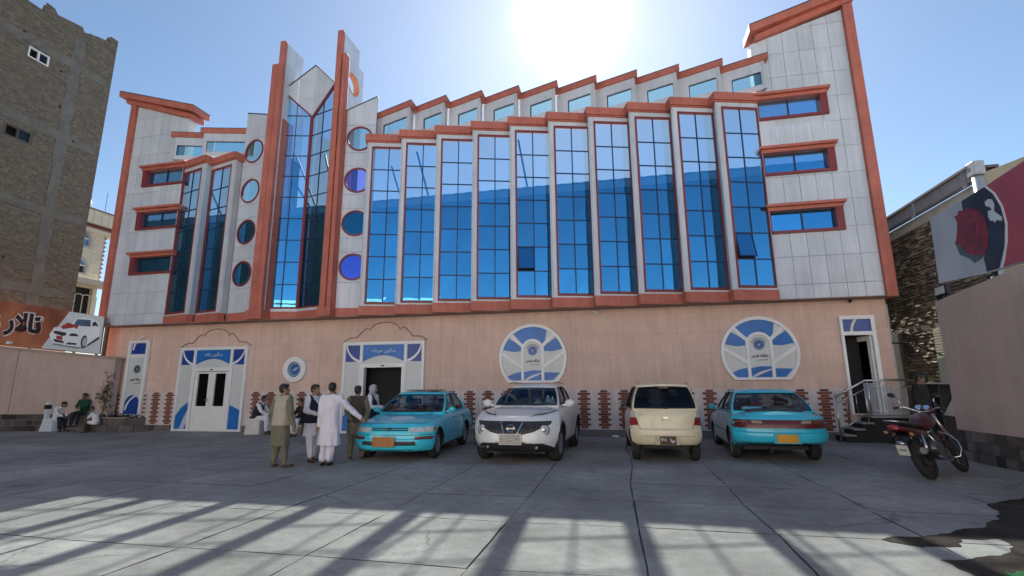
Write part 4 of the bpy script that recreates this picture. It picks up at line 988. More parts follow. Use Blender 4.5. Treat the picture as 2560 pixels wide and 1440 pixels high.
t = thing('rough_brick_house', 'rough brown brick house with a metal eave behind the billboard on the right', 'house', (9, 16, 0))
NX = 8.6; GN = Fr((NX, 0, 0), (0, 1, 0), (0, 0, 1), (-1, 0, 0))
build('wall_core', MB().box(13.1, 0, -.3, 24, 6.0, -.03, GN), mat('mortar_brown', (.12, .10, .08), .95, .2, 4), t)
RB = [mat('rough_brick', (.34, .265, .185), .95, .35, 7, bump=.8, bscale=25), mat('rough_brick_dark', (.21, .165, .12), .95, .35, 7, bump=.8, bscale=25), mat('rough_brick_pale', (.50, .42, .30), .95, .3, 7, bump=.8, bscale=25)]
al = []; z = 0; row = 0
while z < 5.9:
    y = 13.1+(.13 if row % 2 else 0)
    while y < 19:
        l = rr_.uniform(.18, .3); al.append((y+.008, z+rr_.uniform(-.012, .012), y+l-.012, z+.062+rr_.uniform(-.012, .015))); y += l
    z += .092; row += 1
vis_ = [q for q in al if .46 < NX/(q[0]+.1) < .60]; vis_.sort(key=lambda q: q[0]); ks = set(vis_[:290]); bs = MB()
def rough(mb, q):
    d_ = rr_.uniform(-.02, .045); j = lambda: rr_.uniform(-.014, .014)
    p = [(q[0]+j(), q[1]+j(), d_+j()), (q[2]+j(), q[1]+j(), d_+j()), (q[2]+j(), q[3]+j(), d_+j()), (q[0]+j(), q[3]+j(), d_+j())]
    mb.add([GN(*a) for a in p]+[GN(a[0], a[1], -.05) for a in p], [(0, 1, 2, 3), (0, 4, 5, 1), (1, 5, 6, 2), (2, 6, 7, 3), (3, 7, 4, 0)])
for q in al:
    k = rr_.choice([0, 0, 1, 1, 2])
    if q in ks:
        m1 = MB(); rough(m1, q); build('brick', m1, RB[k], t, fixn=False)
    else: bs.k = k; rough(bs, q)
build('brick_courses', bs, RB, t, kind='stuff', fixn=False)
for za, zb in ((2.95, 3.12), (2.35, 2.47)):
    build('concrete_tie', MB().box(13.2, za, -.03, 20, zb, .03, GN), CC, t)
build('pier', MB().box(17.6, 0, 0, 17.95, 3.0, .12, GN), CC, t)
EAV = mat('eave_metal', (.36, .36, .38), .45, .12, 3, metal=.2)
b = MB(); b.box(13.2, 6.18, .05, 24, 6.5, .22, GN); build('fascia', b, EAV, t)
b = MB(); b.box(13.15, 6.5, -.4, 24, 6.56, .28, GN); build('roof_edge', b, mat('roof_dark', (.14, .11, .11), .6), t)
for y in (15.5, 13.3, 18): build('fascia_strap', MB().box(y, 6.1, .22, y+.12, 6.5, .25, GN), EAV, t)
b = MB(); b.box(13.4, 5.86, -.03, 24, 6.05, .10, GN); b.box(13.5, 6.05, -.03, 24, 6.18, .02, GN); build('white_trim', b, mat('trim_cream', (.62, .60, .50), .7), t)
b = MB(); b.box(12.90, 6.26, .04, 13.18, 6.60, .27, GN); build('hopper', b, mat('hopper_white', (.42, .45, .48), .5), t, bevel=.02)
b = MB(); b.tube([(NX-.16, 13.02, 6.22), (NX-.16, 13.02, 0)], .11, 12); build('downpipe', b, mat('hopper_white', (.55, .58, .62)), t, smooth=True)
GT = Fr((0, 13.09, 0), (1, 0, 0), (0, 0, 1), (0, -1, 0))
build('gable_wall', MB().prism([(8.62, 0), (22, 0), (22, 11.2), (8.62, 6.35)], -.3, 0, GT), mat('gable_olive', (.36, .32, .23), .9, .1, 1.5), t)
for z_, y0_, y1_ in ((2.0, 15.3, 15.9),):
    pass
b = MB()
for i in range(11): b.box(15.32, 2.15+.075*i, .05, 15.86, 2.205+.075*i, .09+.0*i, GN)
o = build('louvre_panel', b, mat('louvre_cream', (.70, .70, .56), .5), t)
ys = [15.32+.6*i/36 for i in range(37)]
b = MB(); p = [(y, .06+.012*math.sin(i*PI/2)) for i, y in enumerate(ys)]
b.prism(p+[(y, c-.006) for y, c in p[::-1]], .2, 2.15, Fr((NX, 0, 0), (0, 1, 0), (-1, 0, 0), (0, 0, 1)))
o = build('corrugated_panel', b, mat('corrugated_grey', (.50, .50, .46), .5), t)
# pipes on the corner of the hall
for x_, l_ in ((7.42, 'thin white drain pipe'), (7.50, 'second white pipe beside it')):
    pass
t = thing('drain_pipes', 'pair of thin white vertical pipes running up the hall corner in the alley', 'pipes', (7.45, 15.9, 0))
for x_ in (7.40, 7.52):
    b = MB(); b.tube([(x_, 15.95, 0), (x_, 15.95, 3.7)], .03, 8); build('pipe', b, mat('pipe_white', (.6, .6, .56), .5), t, smooth=True)
b = MB(); b.tube([(7.3, 15.9, 2.62), (8.0, 15.9, 2.55), (8.55, 15.6, 2.2)], .02, 6); o = build('hanging_cable', b, BLACK); tag(o, 'dark cable sagging across the alley beside the hall corner', 'cable')

# ================================================================ steps with steel railing at the right side door
t = thing('entrance_steps', 'concrete steps with black sides and steel railing up to the right door', 'steps', (6.4, 15, 0))
STEP = mat('step_stone', (.33, .32, .31), .6, .15, 4); SK = mat('step_side_black', (.012, .012, .013), .7)
b = MB(); b.box(6.28, 14.8, 0, 7.6, 15.44, .62); 
for i in range(3): b.box(5.60+.22*i+.0, 14.8, 0, 5.82+.22*i, 15.44, .155+.155*i)
b.box(6.26, 14.81, 0, 6.28, 15.44, .6)
build('side', b, SK, t)
build('landing', MB().box(6.24, 14.76, .62, 7.62, 15.46, .67), STEP, t)
for i in range(3): build('tread', MB().box(5.56+.22*i, 14.76, .155+.155*i, 5.84+.22*i, 15.46, .19+.155*i), STEP, t)
rail = empty_part('railing', t); RY = 14.82
def rod(nm, p, q, r_): b = MB(); b.tube([p, q], r_, 8); return build(nm, b, STEEL, rail, smooth=True)
rod('post', (5.50, RY, 0), (5.50, RY, 1.17), .025); rod('post', (6.20, RY, .3), (6.20, RY, 1.50), .02); rod('post', (6.28, RY, .67), (6.28, RY, 1.54), .02); rod('post', (7.50, RY, .67), (7.50, RY, 1.54), .02)
b = MB(); b.tube([(5.46, RY, 1.13), (6.22, RY, 1.56), (7.55, RY, 1.57)], .027, 8); build('handrail', b, STEEL, rail, smooth=True)
b = MB(); b.ball((5.50, RY, 1.20), .035); build('post_cap', b, STEEL, rail, smooth=True)
rod('rail', (5.5, RY, .98), (6.2, RY, 1.34), .014); rod('rail', (5.5, RY, .28), (6.2, RY, .74), .016); rod('rail', (6.28, RY, 1.40), (7.5, RY, 1.40), .014); rod('rail', (6.28, RY, .79), (7.5, RY, .79), .014)
for i, x_ in enumerate((5.74, 5.97)): rod('baluster', (x_, RY, .44+.66*(x_-5.5)*.99), (x_, RY, .98+.51*(x_-5.5)), .009)
for i in range(1, 7): rod('baluster', (6.28+1.22*i/7, RY, .79), (6.28+1.22*i/7, RY, 1.40), .009)
b = MB()
for i in range(1, 7): b.ball((6.28+1.22*i/7, RY, 1.12), (.014, .014, .04), 8, 6)
build('baluster_bead', b, STEEL, rail, smooth=True, kind='stuff')
t = thing('metal_cabinet', 'black open metal cabinet in the alley mouth behind the motorcycle', 'cabinet', (7.6, 14.2, 0))
b = MB(); b.box(7.02, 13.85, .0, 7.68, 13.9, 1.46); b.box(7.02, 13.25, 0, 7.05, 13.85, 1.46); b.box(7.02, 13.25, 1.42, 7.68, 13.85, 1.46); build('casing', b, SK, t)
b = MB(); b.tube([(7.68, 13.25, 1.46), (7.70, 13.25, 0)], .03, 6); b.tube([(6.7, 13.24, 1.47), (7.70, 13.24, 1.47)], .018, 6); build('frame', b, mat('frame_grey', (.25, .25, .26), .5), t)
build('grey_sheet', MB().prism([(7.35, .75), (7.62, .7), (7.62, 1.2)], 0, .02, Fr((0, 13.84, 0))), mat('sheet_grey', (.30, .30, .32), .6), t)
# ================================================================ unseen cream building added across the yard to bounce sun onto the hall
t = thing('bounce_building', 'unseen long cream front added across the yard to bounce sunlight onto the hall', 'building', (-8, -12, 0))
CS = mat('cream_bounce_wall', (.88, .80, .70), .9, .06, .6); SFW = Fr((0, -11, 0), (1, 0, 0), (0, 0, 1), (0, 1, 0))
sw = [(-60+6*i, z, -58+6*i, z+1.6) for i in range(20) for z in (1.2, 5.0)]
build('wall', MB().plate(rect(-64, 0, 60, 8.5), [rect(*q) for q in sw], -.4, 0, SFW), CS, t)
build('parapet', MB().box(-64, 8.5, -.5, 60, 8.75, .12, SFW), CS, t)
b = MB(); b.box(-64, 0, -9, 60, 7.9, -8.8, SFW); build('rear_wall', b, CS, t)
for q in sw: build('window', MB().box(q[0], q[1], -.3, q[2], q[3], -.2, SFW), DGLASS, t)
# ================================================================ cars
def lerp(a, b_, t): return a+(b_-a)*t
def pw(tab, x):
    if x <= tab[0][0]: return tab[0][1]
    for (a, va), (c, vc) in zip(tab, tab[1:]):
        if x <= c:
            t = (x-a)/(c-a); t = t*t*(3-2*t) if len(tab[0]) > 2 else t
            return va+(vc-va)*t
    return tab[-1][1]
def paint(name, col, coat=.6): return mat(name, col, .32, .06, 1.5, coat=coat, spec=.5)
RUB = mat('tyre_rubber', (.022, .022, .022), .85, .2, 10, bump=.2); RIMM = mat('alloy_rim', (.50, .50, .52), .3, .1, 5, metal=.7)
SEAL = mat('window_rubber', (.012, .012, .013), .6); TRIM = mat('black_plastic', (.022, .022, .024), .5)
CARG = glassmat('car_window_glass', (.50, .54, .55), (.8, .85, .9), -.03); CARG2 = glassmat('car_tinted_glass', (.10, .11, .12), (.7, .75, .8), -.03)
LENS = mat('clear_lens', (.55, .57, .58), .08, .25, 14, spec=.9, coat=1.); RED = mat('red_lens', (.28, .012, .015), .15, .2, 10, coat=.8); REDD = mat('dark_red_lens', (.11, .008, .012), .35, .2, 10, coat=.2)
AMB = mat('amber_lens', (.45, .17, .03), .2, .2, coat=.5); CHROME = mat('chrome', (.75, .75, .76), .12, .03, metal=1.); SEATM = mat('seat_fabric', (.05, .05, .055), .9, .2)

class Car:
    def __init__(s, P): s.P = P; s.zb = P['zb']
    def lev(s, v):
        T = s.P['lev']  # v, width, front inset, rear inset
        for a, c in zip(T, T[1:]):
            if v <= c[0]:
                t = (v-a[0])/(c[0]-a[0]); return [lerp(a[i], c[i], t) for i in (1, 2, 3)]
        return list(T[-1][1:])
    def zsh(s, y): return pw(s.P['sh'], y)
    def ztop(s, y): return pw(s.P['top'], y)
    def outline(s, v):
        P = s.P; kw, fi, ri = s.lev(v); w_ = P['w']*kw; yf = P['yf']+fi; yr = P['yr']-ri; Rf, Rr = P['Rf'], P['Rr']; pts = []
        nf = 12
        for i in range(-nf, nf+1):
            x = w_*math.sin(PI/2*i/nf); pts.append((x, yf+Rf*(abs(x)/w_)**P['nf']))
        ya, yb = yf+Rf, yr-Rr; k = 26
        for i in range(1, k): pts.append((w_, lerp(ya, yb, i/k)))
        for i in range(nf, -nf-1, -1):
            x = w_*math.sin(PI/2*i/nf); pts.append((x, yr-Rr*(abs(x)/w_)**P['nr']))
        for i in range(1, k): pts.append((-w_, lerp(yb, ya, i/k)))
        return pts
    def front(s, x, z, off=0., rear=False):
        """Point on the nose (or tail) surface at cross position x, height z; runs on round the corner."""
        P = s.P; y = P['yr'] if rear else P['yf']
        for _ in range(4):
            v = max(0, min(1, (z-s.zb)/(s.zsh(y)-s.zb))); kw, fi, ri = s.lev(v); w_ = P['w']*kw; ax = abs(x)
            if rear: y = P['yr']-ri-P['Rr']*(min(ax, w_)/w_)**P['nr']; y -= max(0, ax-w_)
            else: y = P['yf']+fi+P['Rf']*(min(ax, w_)/w_)**P['nf']; y += max(0, ax-w_)
        sx = 1 if x >= 0 else -1; e = min(ax, w_)
        if rear: nx = P['nr']*P['Rr']/w_*(e/w_)**(P['nr']-1); n = Vector((sx*nx, 1, 0)).normalized()
        else: nx = P['nf']*P['Rf']/w_*(e/w_)**(P['nf']-1); n = Vector((sx*nx, -1, 0)).normalized()
        if ax > w_: n = Vector((sx, 0, 0))
        return Vector((sx*e, y, z))+n*off
    def topz(s, x, y):
        kw, fi, ri = s.lev(1); w_ = s.P['w']*kw; q = min(1, abs(x)/w_); return lerp(s.ztop(y), s.zsh(y), q**2.4)
    def patch(s, poly, off, surf, rows=7, cols=9, thick=.012):
        zs_ = [p[1] for p in poly]; z0, z1 = min(zs_), max(zs_); mb = MB(); R0 = []; R1 = []
        for i in range(rows+1):
            z = lerp(z0+1e-4, z1-1e-4, i/rows); xs_ = []
            for k in range(len(poly)):
                a, c = poly[k], poly[(k+1) % len(poly)]
                if (a[1]-z)*(c[1]-z) < 0: xs_.append(a[0]+(c[0]-a[0])*(z-a[1])/(c[1]-a[1]))
            if len(xs_) < 2: xs_ = [poly[0][0], poly[0][0]]
            R0.append([surf(lerp(min(xs_), max(xs_), j/cols), z, off) for j in range(cols+1)]); R1.append([surf(lerp(min(xs_), max(xs_), j/cols), z, off-thick) for j in range(cols+1)])
        n = cols+1; vs = [p for r in R0 for p in r]+[p for r in R1 for p in r]; o = n*(rows+1); fs = []
        for i in range(rows):
            for j in range(cols):
                a = i*n+j; fs.append((a, a+1, a+n+1, a+n)); fs.append((o+a, o+a+n, o+a+n+1, o+a+1))
        per = [j for j in range(cols)]+[i*n+cols for i in range(rows)]+[rows*n+j for j in range(cols, 0, -1)]+[i*n for i in range(rows, 0, -1)]
        for i in range(len(per)): a, c = per[i], per[(i+1) % len(per)]; fs.append((a, c, c+o, a+o))
        return mb.add(vs, fs)
    def side(s, sx):
        def f(y, z, off):
            v = max(0, min(1, (z-s.zb)/(s.zsh(y)-s.zb))); kw = s.lev(v)[0]; return Vector((sx*(s.P['w']*kw+off), y, z))
        return f
    def topsurf(s):
        return lambda x, y, off: Vector((x, y, s.topz(x, y)+off))
    def body(s, root, m):
        P = s.P; V = [t[0] for t in P['lev']]; V = sorted(set(V+[.2, .4, .65])); rings = []
        base = s.outline(1)
        for v in V:
            o = s.outline(v); rings.append([Vector((x, y, lerp(s.zb+(pw(P['lift'], y) if 'lift' in P else 0)*(1-v), s.zsh(y), v))) for x, y in o])
        for q in (.93, .8, .6, .4, .2, .0):
            rings.append([Vector((x*q, y, lerp(s.ztop(y), s.zsh(y), q**2.4))) for x, y in base])
        mb = MB(); n = len(base); vs = [p for r in rings for p in r]; fs = []
        for i in range(len(rings)-1):
            for j in range(n): fs.append((i*n+j, i*n+(j+1) % n, (i+1)*n+(j+1) % n, (i+1)*n+j))
        fs.append(tuple(reversed(range(n)))); mb.add(vs, fs)
        cut = MB(); 
        for yw in P['wheels']:
            for sx in (-1, 1):
                F = Fr((sx*(P['w']-.22 if sx > 0 else P['w']+.1), yw, P['rw']), (0, 1, 0), (0, 0, 1), (1, 0, 0)); F.O = Vector((P['w']-.24, yw, P['rw'])) if sx > 0 else Vector((-P['w']-.2, yw, P['rw']))
                cut.lathe([(P['rw']+.055, 0), (P['rw']+.055, .44)], 36, F)
        def mesh(nm, b_):
            me = bpy.data.meshes.new(nm); me.from_pydata(b_.v, [], b_.f); bb = bmesh.new(); bb.from_mesh(me); bmesh.ops.remove_doubles(bb, verts=bb.verts, dist=2e-4); bmesh.ops.dissolve_degenerate(bb, edges=bb.edges, dist=1e-5); bmesh.ops.recalc_face_normals(bb, faces=bb.faces); bb.to_mesh(me); bb.free(); return me
        me = mesh('body', mb); mc = mesh('cut', cut)
        for q in (me, mc): q.materials.append(m); q.materials.append(TRIM)
        for p in mc.polygons: p.material_index = 1
        o = bpy.data.objects.new('body', me); c = bpy.data.objects.new('cut', mc); COL.objects.link(o); COL.objects.link(c)
        md = o.modifiers.new('arch', 'BOOLEAN'); md.object = c; md.operation = 'DIFFERENCE'; md.solver = 'EXACT'; md.material_mode = 'INDEX'
        dg = bpy.context.evaluated_depsgraph_get(); m2 = bpy.data.meshes.new_from_object(o.evaluated_get(dg))
        bpy.data.objects.remove(c); bpy.data.objects.remove(o)
        m2.polygons.foreach_set('use_smooth', [True]*len(m2.polygons)); m2.set_sharp_from_angle(angle=R(32)); m2.name = 'body'
        return link(bpy.data.objects.new('body', m2), root, True)
    def cabin(s, root, m, tint, tintrear):
        """Roof and pillars with open windows, then the panes."""
        P = s.P; g = P['cab']; T = [0, .06, .3, .6, .9, 1.0]
        fr = g['side']                                                    # side break fractions, pillars marked
        nfx = [-1, -.93, -.6, -.3, 0, .3, .6, .93, 1]
        def loop(t):
            e = t; bul = .035*math.sin(PI*t)
            yf = lerp(g['yf0'], g['yf1'], e)-bul; yr = lerp(g['yr0'], g['yr1'], e**g.get('re', 1))+bul; w_ = lerp(g['w0'], g['w1'], e**1.25)+bul*.6
            out = []
            def zz(x, y, ): return lerp(s.topz(x*.98, y)-.02 if t == 0 else pw(g['belt'], y), pw(g['roof'], y), e)
            Rf, Rr = lerp(g['Rf'], g['Rf']*.7, e), lerp(g['Rr'], g['Rr']*.7, e)
            for q in nfx: x = w_*q*.985 if abs(q) == 1 else w_*q; out.append((x, yf+Rf*abs(q)**2.2))
            for q in fr[1:-1]: out.append((w_, lerp(yf+Rf, yr-Rr, q)))
            for q in nfx[::-1]: x = w_*q*.985 if abs(q) == 1 else w_*q; out.append((x, yr-Rr*abs(q)**2.2))
            for q in fr[1:-1][::-1]: out.append((-w_, lerp(yf+Rf, yr-Rr, q)))
            return [Vector((x, y, lerp(pw(g['belt'], y)-(.06 if t == 0 else 0), pw(g['roof'], y)-g.get('crown', .03)*(abs(x)/w_)**2*e, e))) for x, y in out]
        Ls = [loop(t) for t in T]; n = len(Ls[0]); A = len(nfx); B = len(fr)-2
        glass = {}
        for j in range(A-1):
            if 0 < j < A-2: glass[j] = 'windscreen'; glass[A+B+j] = 'rear_window'
        for k in range(B+1):
            tag_ = g['win'][k]
            if tag_: glass[A-1+k] = tag_; glass[n-1-k if True else 0] = tag_+'_l'
        shell = MB(); panes = {}
        vs = [p for l in Ls for p in l]; shell.add(vs, [])
        for i in range(len(T)-1):
            for j in range(n):
                f = (i*n+j, i*n+(j+1) % n, (i+1)*n+(j+1) % n, (i+1)*n+j)
                if j in glass and 1 <= i <= 3: panes.setdefault(glass[j], []).append(f)
                else: shell.f.append(f); shell.mi.append(0)
        # roof skin
        top = Ls[-1]; prev = list(range((len(T)-1)*n, len(T)*n)); cy = (g['yf1']+g['yr1'])/2
        for q in (.94, .7, .4, .15):
            ring = [Vector((p.x*q, cy+(p.y-cy)*(1-(1-q)*.9), p.z+g.get('crown', .03)*(1-q*q)*(.5+.5*abs(p.x)/g['w1'])*1.0+.012*(1-q))) for p in top]; o = len(shell.v); shell.v += [tuple(p) for p in ring]
            for j in range(n): shell.f.append((prev[j], prev[(j+1) % n], o+(j+1) % n, o+j)); shell.mi.append(0)
            prev = list(range(o, o+n))
        shell.f.append(tuple(prev)); shell.mi.append(0)
        sh = build('cabin_shell', shell, m, root, True, smooth=35)
        md = sh.modifiers.new('skin', 'SOLIDIFY'); md.thickness = .03; md.offset = -1
        for nm, fl in panes.items():
            mb = MB(); idx = {}
            for f in fl:
                for v in f:
                    if v not in idx: idx[v] = len(mb.v); p = vs[v]; c = Vector((0, p.y*.97, p.z)); mb.v.append(tuple(p+(c-p)*.012/max(.2, (c-p).length)))
                mb.f.append(tuple(idx[v] for v in f)); mb.mi.append(0)
            rear_ = 'rear' in nm; name = 'windscreen' if nm == 'windscreen' else 'rear_window' if nm == 'rear_window' else 'side_window'
            build(name, mb, tintrear if nm != 'windscreen' else tint, root, True, smooth=True)
            # rubber edge
            ed = {}
            for f in fl:
                for a, c in zip(f, f[1:]+f[:1]): k = (min(a, c), max(a, c)); ed[k] = ed.get(k, 0)+1
            mb = MB()
            bd = [k for k, q in ed.items() if q == 1]
            for a, c in bd: mb.tube([vs[a], vs[c]], .011, 5)
            build('window_seal', mb, SEAL, root, True)
        # inside
        mb = MB(); zf = P['zb']+.12
        y0, y1 = g['yf0']+.1, g['yr0']-.1; wi = g['w1']*.95; bz = pw(g['belt'], 0)
        mb.box(-wi, y0-.05, bz-.25, wi, y0+.32, bz-.02)
        ys0 = g['yf1']+.28
        for x in (-.36, .36):
            mb.box(x-.24, ys0, zf+.1, x+.24, ys0+.5, zf+.3); mb.box(x-.22, ys0+.45, zf+.25, x+.22, ys0+.58, bz+.12); mb.box(x-.13, ys0+.47, bz+.13, x+.13, ys0+.55, bz+.28)
        mb.box(-wi*.95, ys0+1.0, zf+.1, wi*.95, ys0+1.35, zf+.3); mb.box(-wi*.95, ys0+1.3, zf+.25, wi*.95, ys0+1.42, bz+.08); mb.box(-wi, y0, zf, wi, y1, zf+.03)
        build('seats', mb, SEATM, root, True)
        mb = MB(); F = Fr((.36, y0+.42, bz-.02), (1, 0, 0), (0, .35, .94), (0, .94, -.35)); mb.tube([(.18*math.cos(t*PI/10), .18*math.sin(t*PI/10), 0) for t in range(20)], .015, 6, F, closed=True); mb.box(-.17, -.02, -.01, .17, .02, .01, F); build('steering_wheel', mb, TRIM, root, True)
    def wheels(s, root, rim, spokes=5, steer=0.):
        P = s.P; r = P['rw']; tw = P.get('tw', .19)
        for yw in P['wheels']:
            for sx in (-1, 1):
                x = sx*(P['w']-.035-tw); u = Vector((0, 1, 0)); vz = Vector((0, 0, 1)); wv = Vector((sx, 0, 0))
                if steer and yw < 0: u = Vector((-steer, 1, 0)).normalized(); wv = Vector((sx, sx*steer, 0)).normalized()
                F = Fr((x, yw, r), u, vz, wv)
                ri = r*.64
                mb = MB(); mb.lathe([(ri, 0), (r*.86, 0), (r*.96, .015), (r, .04), (r, tw-.04), (r*.96, tw-.015), (r*.88, tw+.002), (ri, tw-.01), (ri, 0)], 32, F); ty = build('wheel', mb, RUB, root, True, smooth=40)
                mb = MB(); mb.lathe([(ri, tw-.02), (ri-.015, tw-.012), (ri-.03, tw-.03), (ri-.04, .06), (.04, .05)], 28, F); mb.lathe([(.055, .05), (.055, tw-.03), (.045, tw-.015), (0, tw-.012)], 14, F)
                for k in range(spokes):
                    a = 2*PI*k/spokes+.3; ca, sa = math.cos(a), math.sin(a); hw = P.get('spw', .028)
                    q = [(ca*.04-sa*hw, sa*.04+ca*hw), (ca*(ri-.02)-sa*hw*1.25, sa*(ri-.02)+ca*hw*1.25), (ca*(ri-.02)+sa*hw*1.25, sa*(ri-.02)-ca*hw*1.25), (ca*.04+sa*hw, sa*.04-ca*hw)]
                    mb.prism(q, tw-.045, tw-.02, F)
                o = build('rim', mb, rim, ty, True, smooth=40)
    def mirror(s, root, m, y, z, x0, size=(.10, .07, .075)):
        for sx in (-1, 1):
            mb = MB(); mb.ball((sx*(x0+.10), y, z), size, 12, 8); mb.box(min(sx*(x0-.05), sx*(x0+.06)), y-.01, z-.06, max(sx*(x0-.05), sx*(x0+.06)), y+.03, z-.02)
            mm_ = build('mirror', mb, m, root, True, smooth=60)
            mb = MB(); mb.lathe([(.0, 0), (size[2]*.82, 0)], 16, Fr((sx*(x0+.10), y+size[1]*.78, z), (1.2, 0, 0), (0, 0, .85), (0, 1, 0))); build('mirror_glass', mb, mat('mirror_glass', (.12, .12, .13), .05, metal=1.), mm_, True)
    def seam(s, root, pts, surf, wd=.006, m=None):
        mb = MB(); mb.tube([surf(a, c, .0005) for a, c in pts], wd, 5); return build('panel_gap', mb, m or SEAL, root, True)
    def add(s, root, name, poly, surf, off, m, **k): return build(name, s.patch(poly, off, surf, **k), m, root, True, smooth=50)
    def plate(s, root, name, x, z, w_, h, m, rear=False, off=.02, tilt=0.):
        p = s.front(x, z, off, rear); sg = 1 if rear else -1; F = Fr(p, (-sg, 0, 0), (0, 0, 1), (0, sg, 0))
        o = build(name, MB().box(-w_/2, -h/2, -.02, w_/2, h/2, .004, F), m, root, True, bevel=.004); return o, F
def mirrorx(p): return [(-x, z) for x, z in p][::-1]

COROLLA = dict(w=.835, yf=-2.06, yr=2.16, Rf=.34, Rr=.30, nf=4.2, nr=4.5, zb=.21, lift=[(-2.2, .0), (1.45, .0), (1.7, .14), (2.2, .17)], rw=.295, wheels=(-1.2325, 1.2325), tw=.18,
    lev=[(0, .93, .10, .10), (.10, .965, .03, .03), (.30, 1.0, 0, 0), (.46, 1.0, .005, .005), (.50, .995, .05, .045), (.75, .99, .07, .06), (.92, .965, .11, .10), (1.0, .925, .20, .20)],
    sh=[(-2.06, .685), (-1.85, .73), (-1.2, .80), (-.75, .865), (0, .875), (1.2, .885), (1.6, .90), (2.0, .90), (2.16, .87)],
    top=[(-2.06, .69), (-1.85, .755), (-1.2, .855), (-.75, .905), (0, .90), (1.2, .92), (1.6, .955), (1.95, .965), (2.16, .88)],
    cab=dict(yf0=-.92, yf1=-.10, yr0=1.62, yr1=.98, w0=.765, w1=.575, Rf=.22, Rr=.16, crown=.025, belt=[(-1, .90), (0, .905), (1.7, .945)], roof=[(-.2, 1.335), (.3, 1.375), (.7, 1.372), (1.1, 1.325)],
        side=[0, .06, .36, .42, .80, 1.0], win=[None, 'fw', None, 'rw', None]))
def corolla(root, m, tail, facing_front):
    c = Car(COROLLA); c.body(root, m); c.cabin(root, m, CARG, CARG); 
    P = COROLLA; fr = c.front; rr = lambda x, z, off: c.front(x, z, off, True); tp = c.topsurf()
    c.wheels(root, RIMM, 5, .04)
    c.mirror(root, m, -.52, .96, .80, (.085, .055, .065))
    # nose
    hl = [(.39, .572), (.80, .562), (.86, .58), (.86, .672), (.80, .685), (.41, .672)]
    for q in (hl, mirrorx(hl)): c.add(root, 'headlight', q, fr, .006, LENS)
    ci = [(.82, .58), (.93, .59), (.93, .665), (.82, .675)]
    for q in (ci, mirrorx(ci)): c.add(root, 'corner_light', q, fr, .010, AMB, rows=3, cols=4)
    g = c.add(root, 'grille', [(-.375, .605), (.375, .605), (.375, .665), (-.375, .665)], fr, .004, TRIM)
    c.add(g, 'grille_bar', [(-.36, .63), (.36, .63), (.36, .643), (-.36, .643)], fr, .012, m, rows=2)
    b_ = MB(); p = fr(0, .637, .02); b_.lathe([(.035, 0), (.03, .006)], 16, Fr(p, (1.3, 0, 0), (0, 0, 1), (0, -1, 0))); build('badge', b_, TRIM, g, True)
    c.add(root, 'bumper_intake', [(-.56, .33), (.56, .33), (.54, .41), (-.54, .41)], fr, .004, TRIM)
    ind = [(.52, .435), (.80, .43), (.86, .44), (.86, .49), (.80, .495), (.52, .495)]
    for q in (ind, mirrorx(ind)): c.add(root, 'indicator', q, fr, .005, mat('indicator_dark', (.14, .025, .02), .25, .2, coat=.5))
    c.add(root, 'bumper_lip', [(-.78, .215), (.78, .215), (.78, .235), (-.78, .235)], fr, .002, mat('bumper_dark', (.02, .10, .13), .6))
    c.seam(root, [(x/10, .525) for x in range(-9, 10)], fr)
    # hood and sides
    c.seam(root, [(sx, y) for sx, y in [(-.62, -1.86), (-.72, -1.4), (-.74, -.95)]], tp, .004); c.seam(root, [(.62, -1.86), (.72, -1.4), (.74, -.95)], tp, .004); c.seam(root, [(x/10, -1.88+.04*(x/6)**2) for x in range(-6, 7)], tp, .004)
    for sx in (-1, 1):
        f = c.side(sx)
        for y in (-.80, .10, 1.02): c.seam(root, [(y+(.0 if y < .9 else .1*(z-.5)), z) for z in (.30, .45, .6, .75, .86)], f, .004)
        for y in (-.05, .86): c.add(root, 'door_handle', [(y-.1, .76), (y+.04, .76), (y+.04, .79), (y-.1, .79)], f, .02, TRIM, rows=2, cols=3)
        c.add(root, 'side_moulding', [(-.78, .50), (1.0, .50), (1.0, .54), (-.78, .54)], f, .012, m, rows=2, cols=10)
        c.add(root, 'sill', [(-.86, .21), (.86, .21), (.86, .25), (-.86, .25)], f, .003, TRIM, rows=2)
    # tail
    q = [(-.80, .655), (.80, .655), (.83, .67), (.83, .80), (.80, .81), (-.80, .81), (-.83, .80), (-.83, .67)]
    tl = c.add(root, 'tail_light', q, rr, .006, REDD, rows=5, cols=24)
    am = [(.70, .735), (.835, .74), (.835, .80), (.70, .805)]; cl = [(.33, .745), (.50, .745), (.52, .795), (.35, .795)]
    if facing_front is False:
        for q in (cl, mirrorx(cl)): c.add(tl, 'reversing_lens', q, rr, .010, mat('reverse_lens', (.34, .27, .18), .2, .2, 9, coat=.6), rows=3)
        am2 = [(.56, .74), (.81, .745), (.81, .80), (.56, .803)]
        for q in (am2, mirrorx(am2)): c.add(tl, 'amber_lens', q, rr, .010, mat('tail_amber', (.19, .07, .03), .2, .25, 9, coat=.6), rows=3)
        c.seam(root, [(x/10, .545) for x in range(-8, 9)], rr); c.seam(root, [(x/10, .64) for x in range(-8, 9)], rr, .005)
        c.seam(root, [(-.63, 1.72), (-.64, 1.95), (-.62, 2.12)], tp, .004); c.seam(root, [(.63, 1.72), (.64, 1.95), (.62, 2.12)], tp, .004)
        c.add(root, 'bumper_step', [(-.80, .60), (.80, .60), (.80, .63), (-.80, .63)], rr, .022, m, rows=2, cols=20)
        c.add(root, 'bumper_scuff', [(-.62, .49), (-.52, .50), (-.57, .535)], rr, .002, TRIM, rows=3, cols=3)
    b_ = MB(); b_.tube([(.22, 1.9, .25), (.22, 2.12, .24)], .025, 8); build('exhaust', b_, TRIM, root, True)
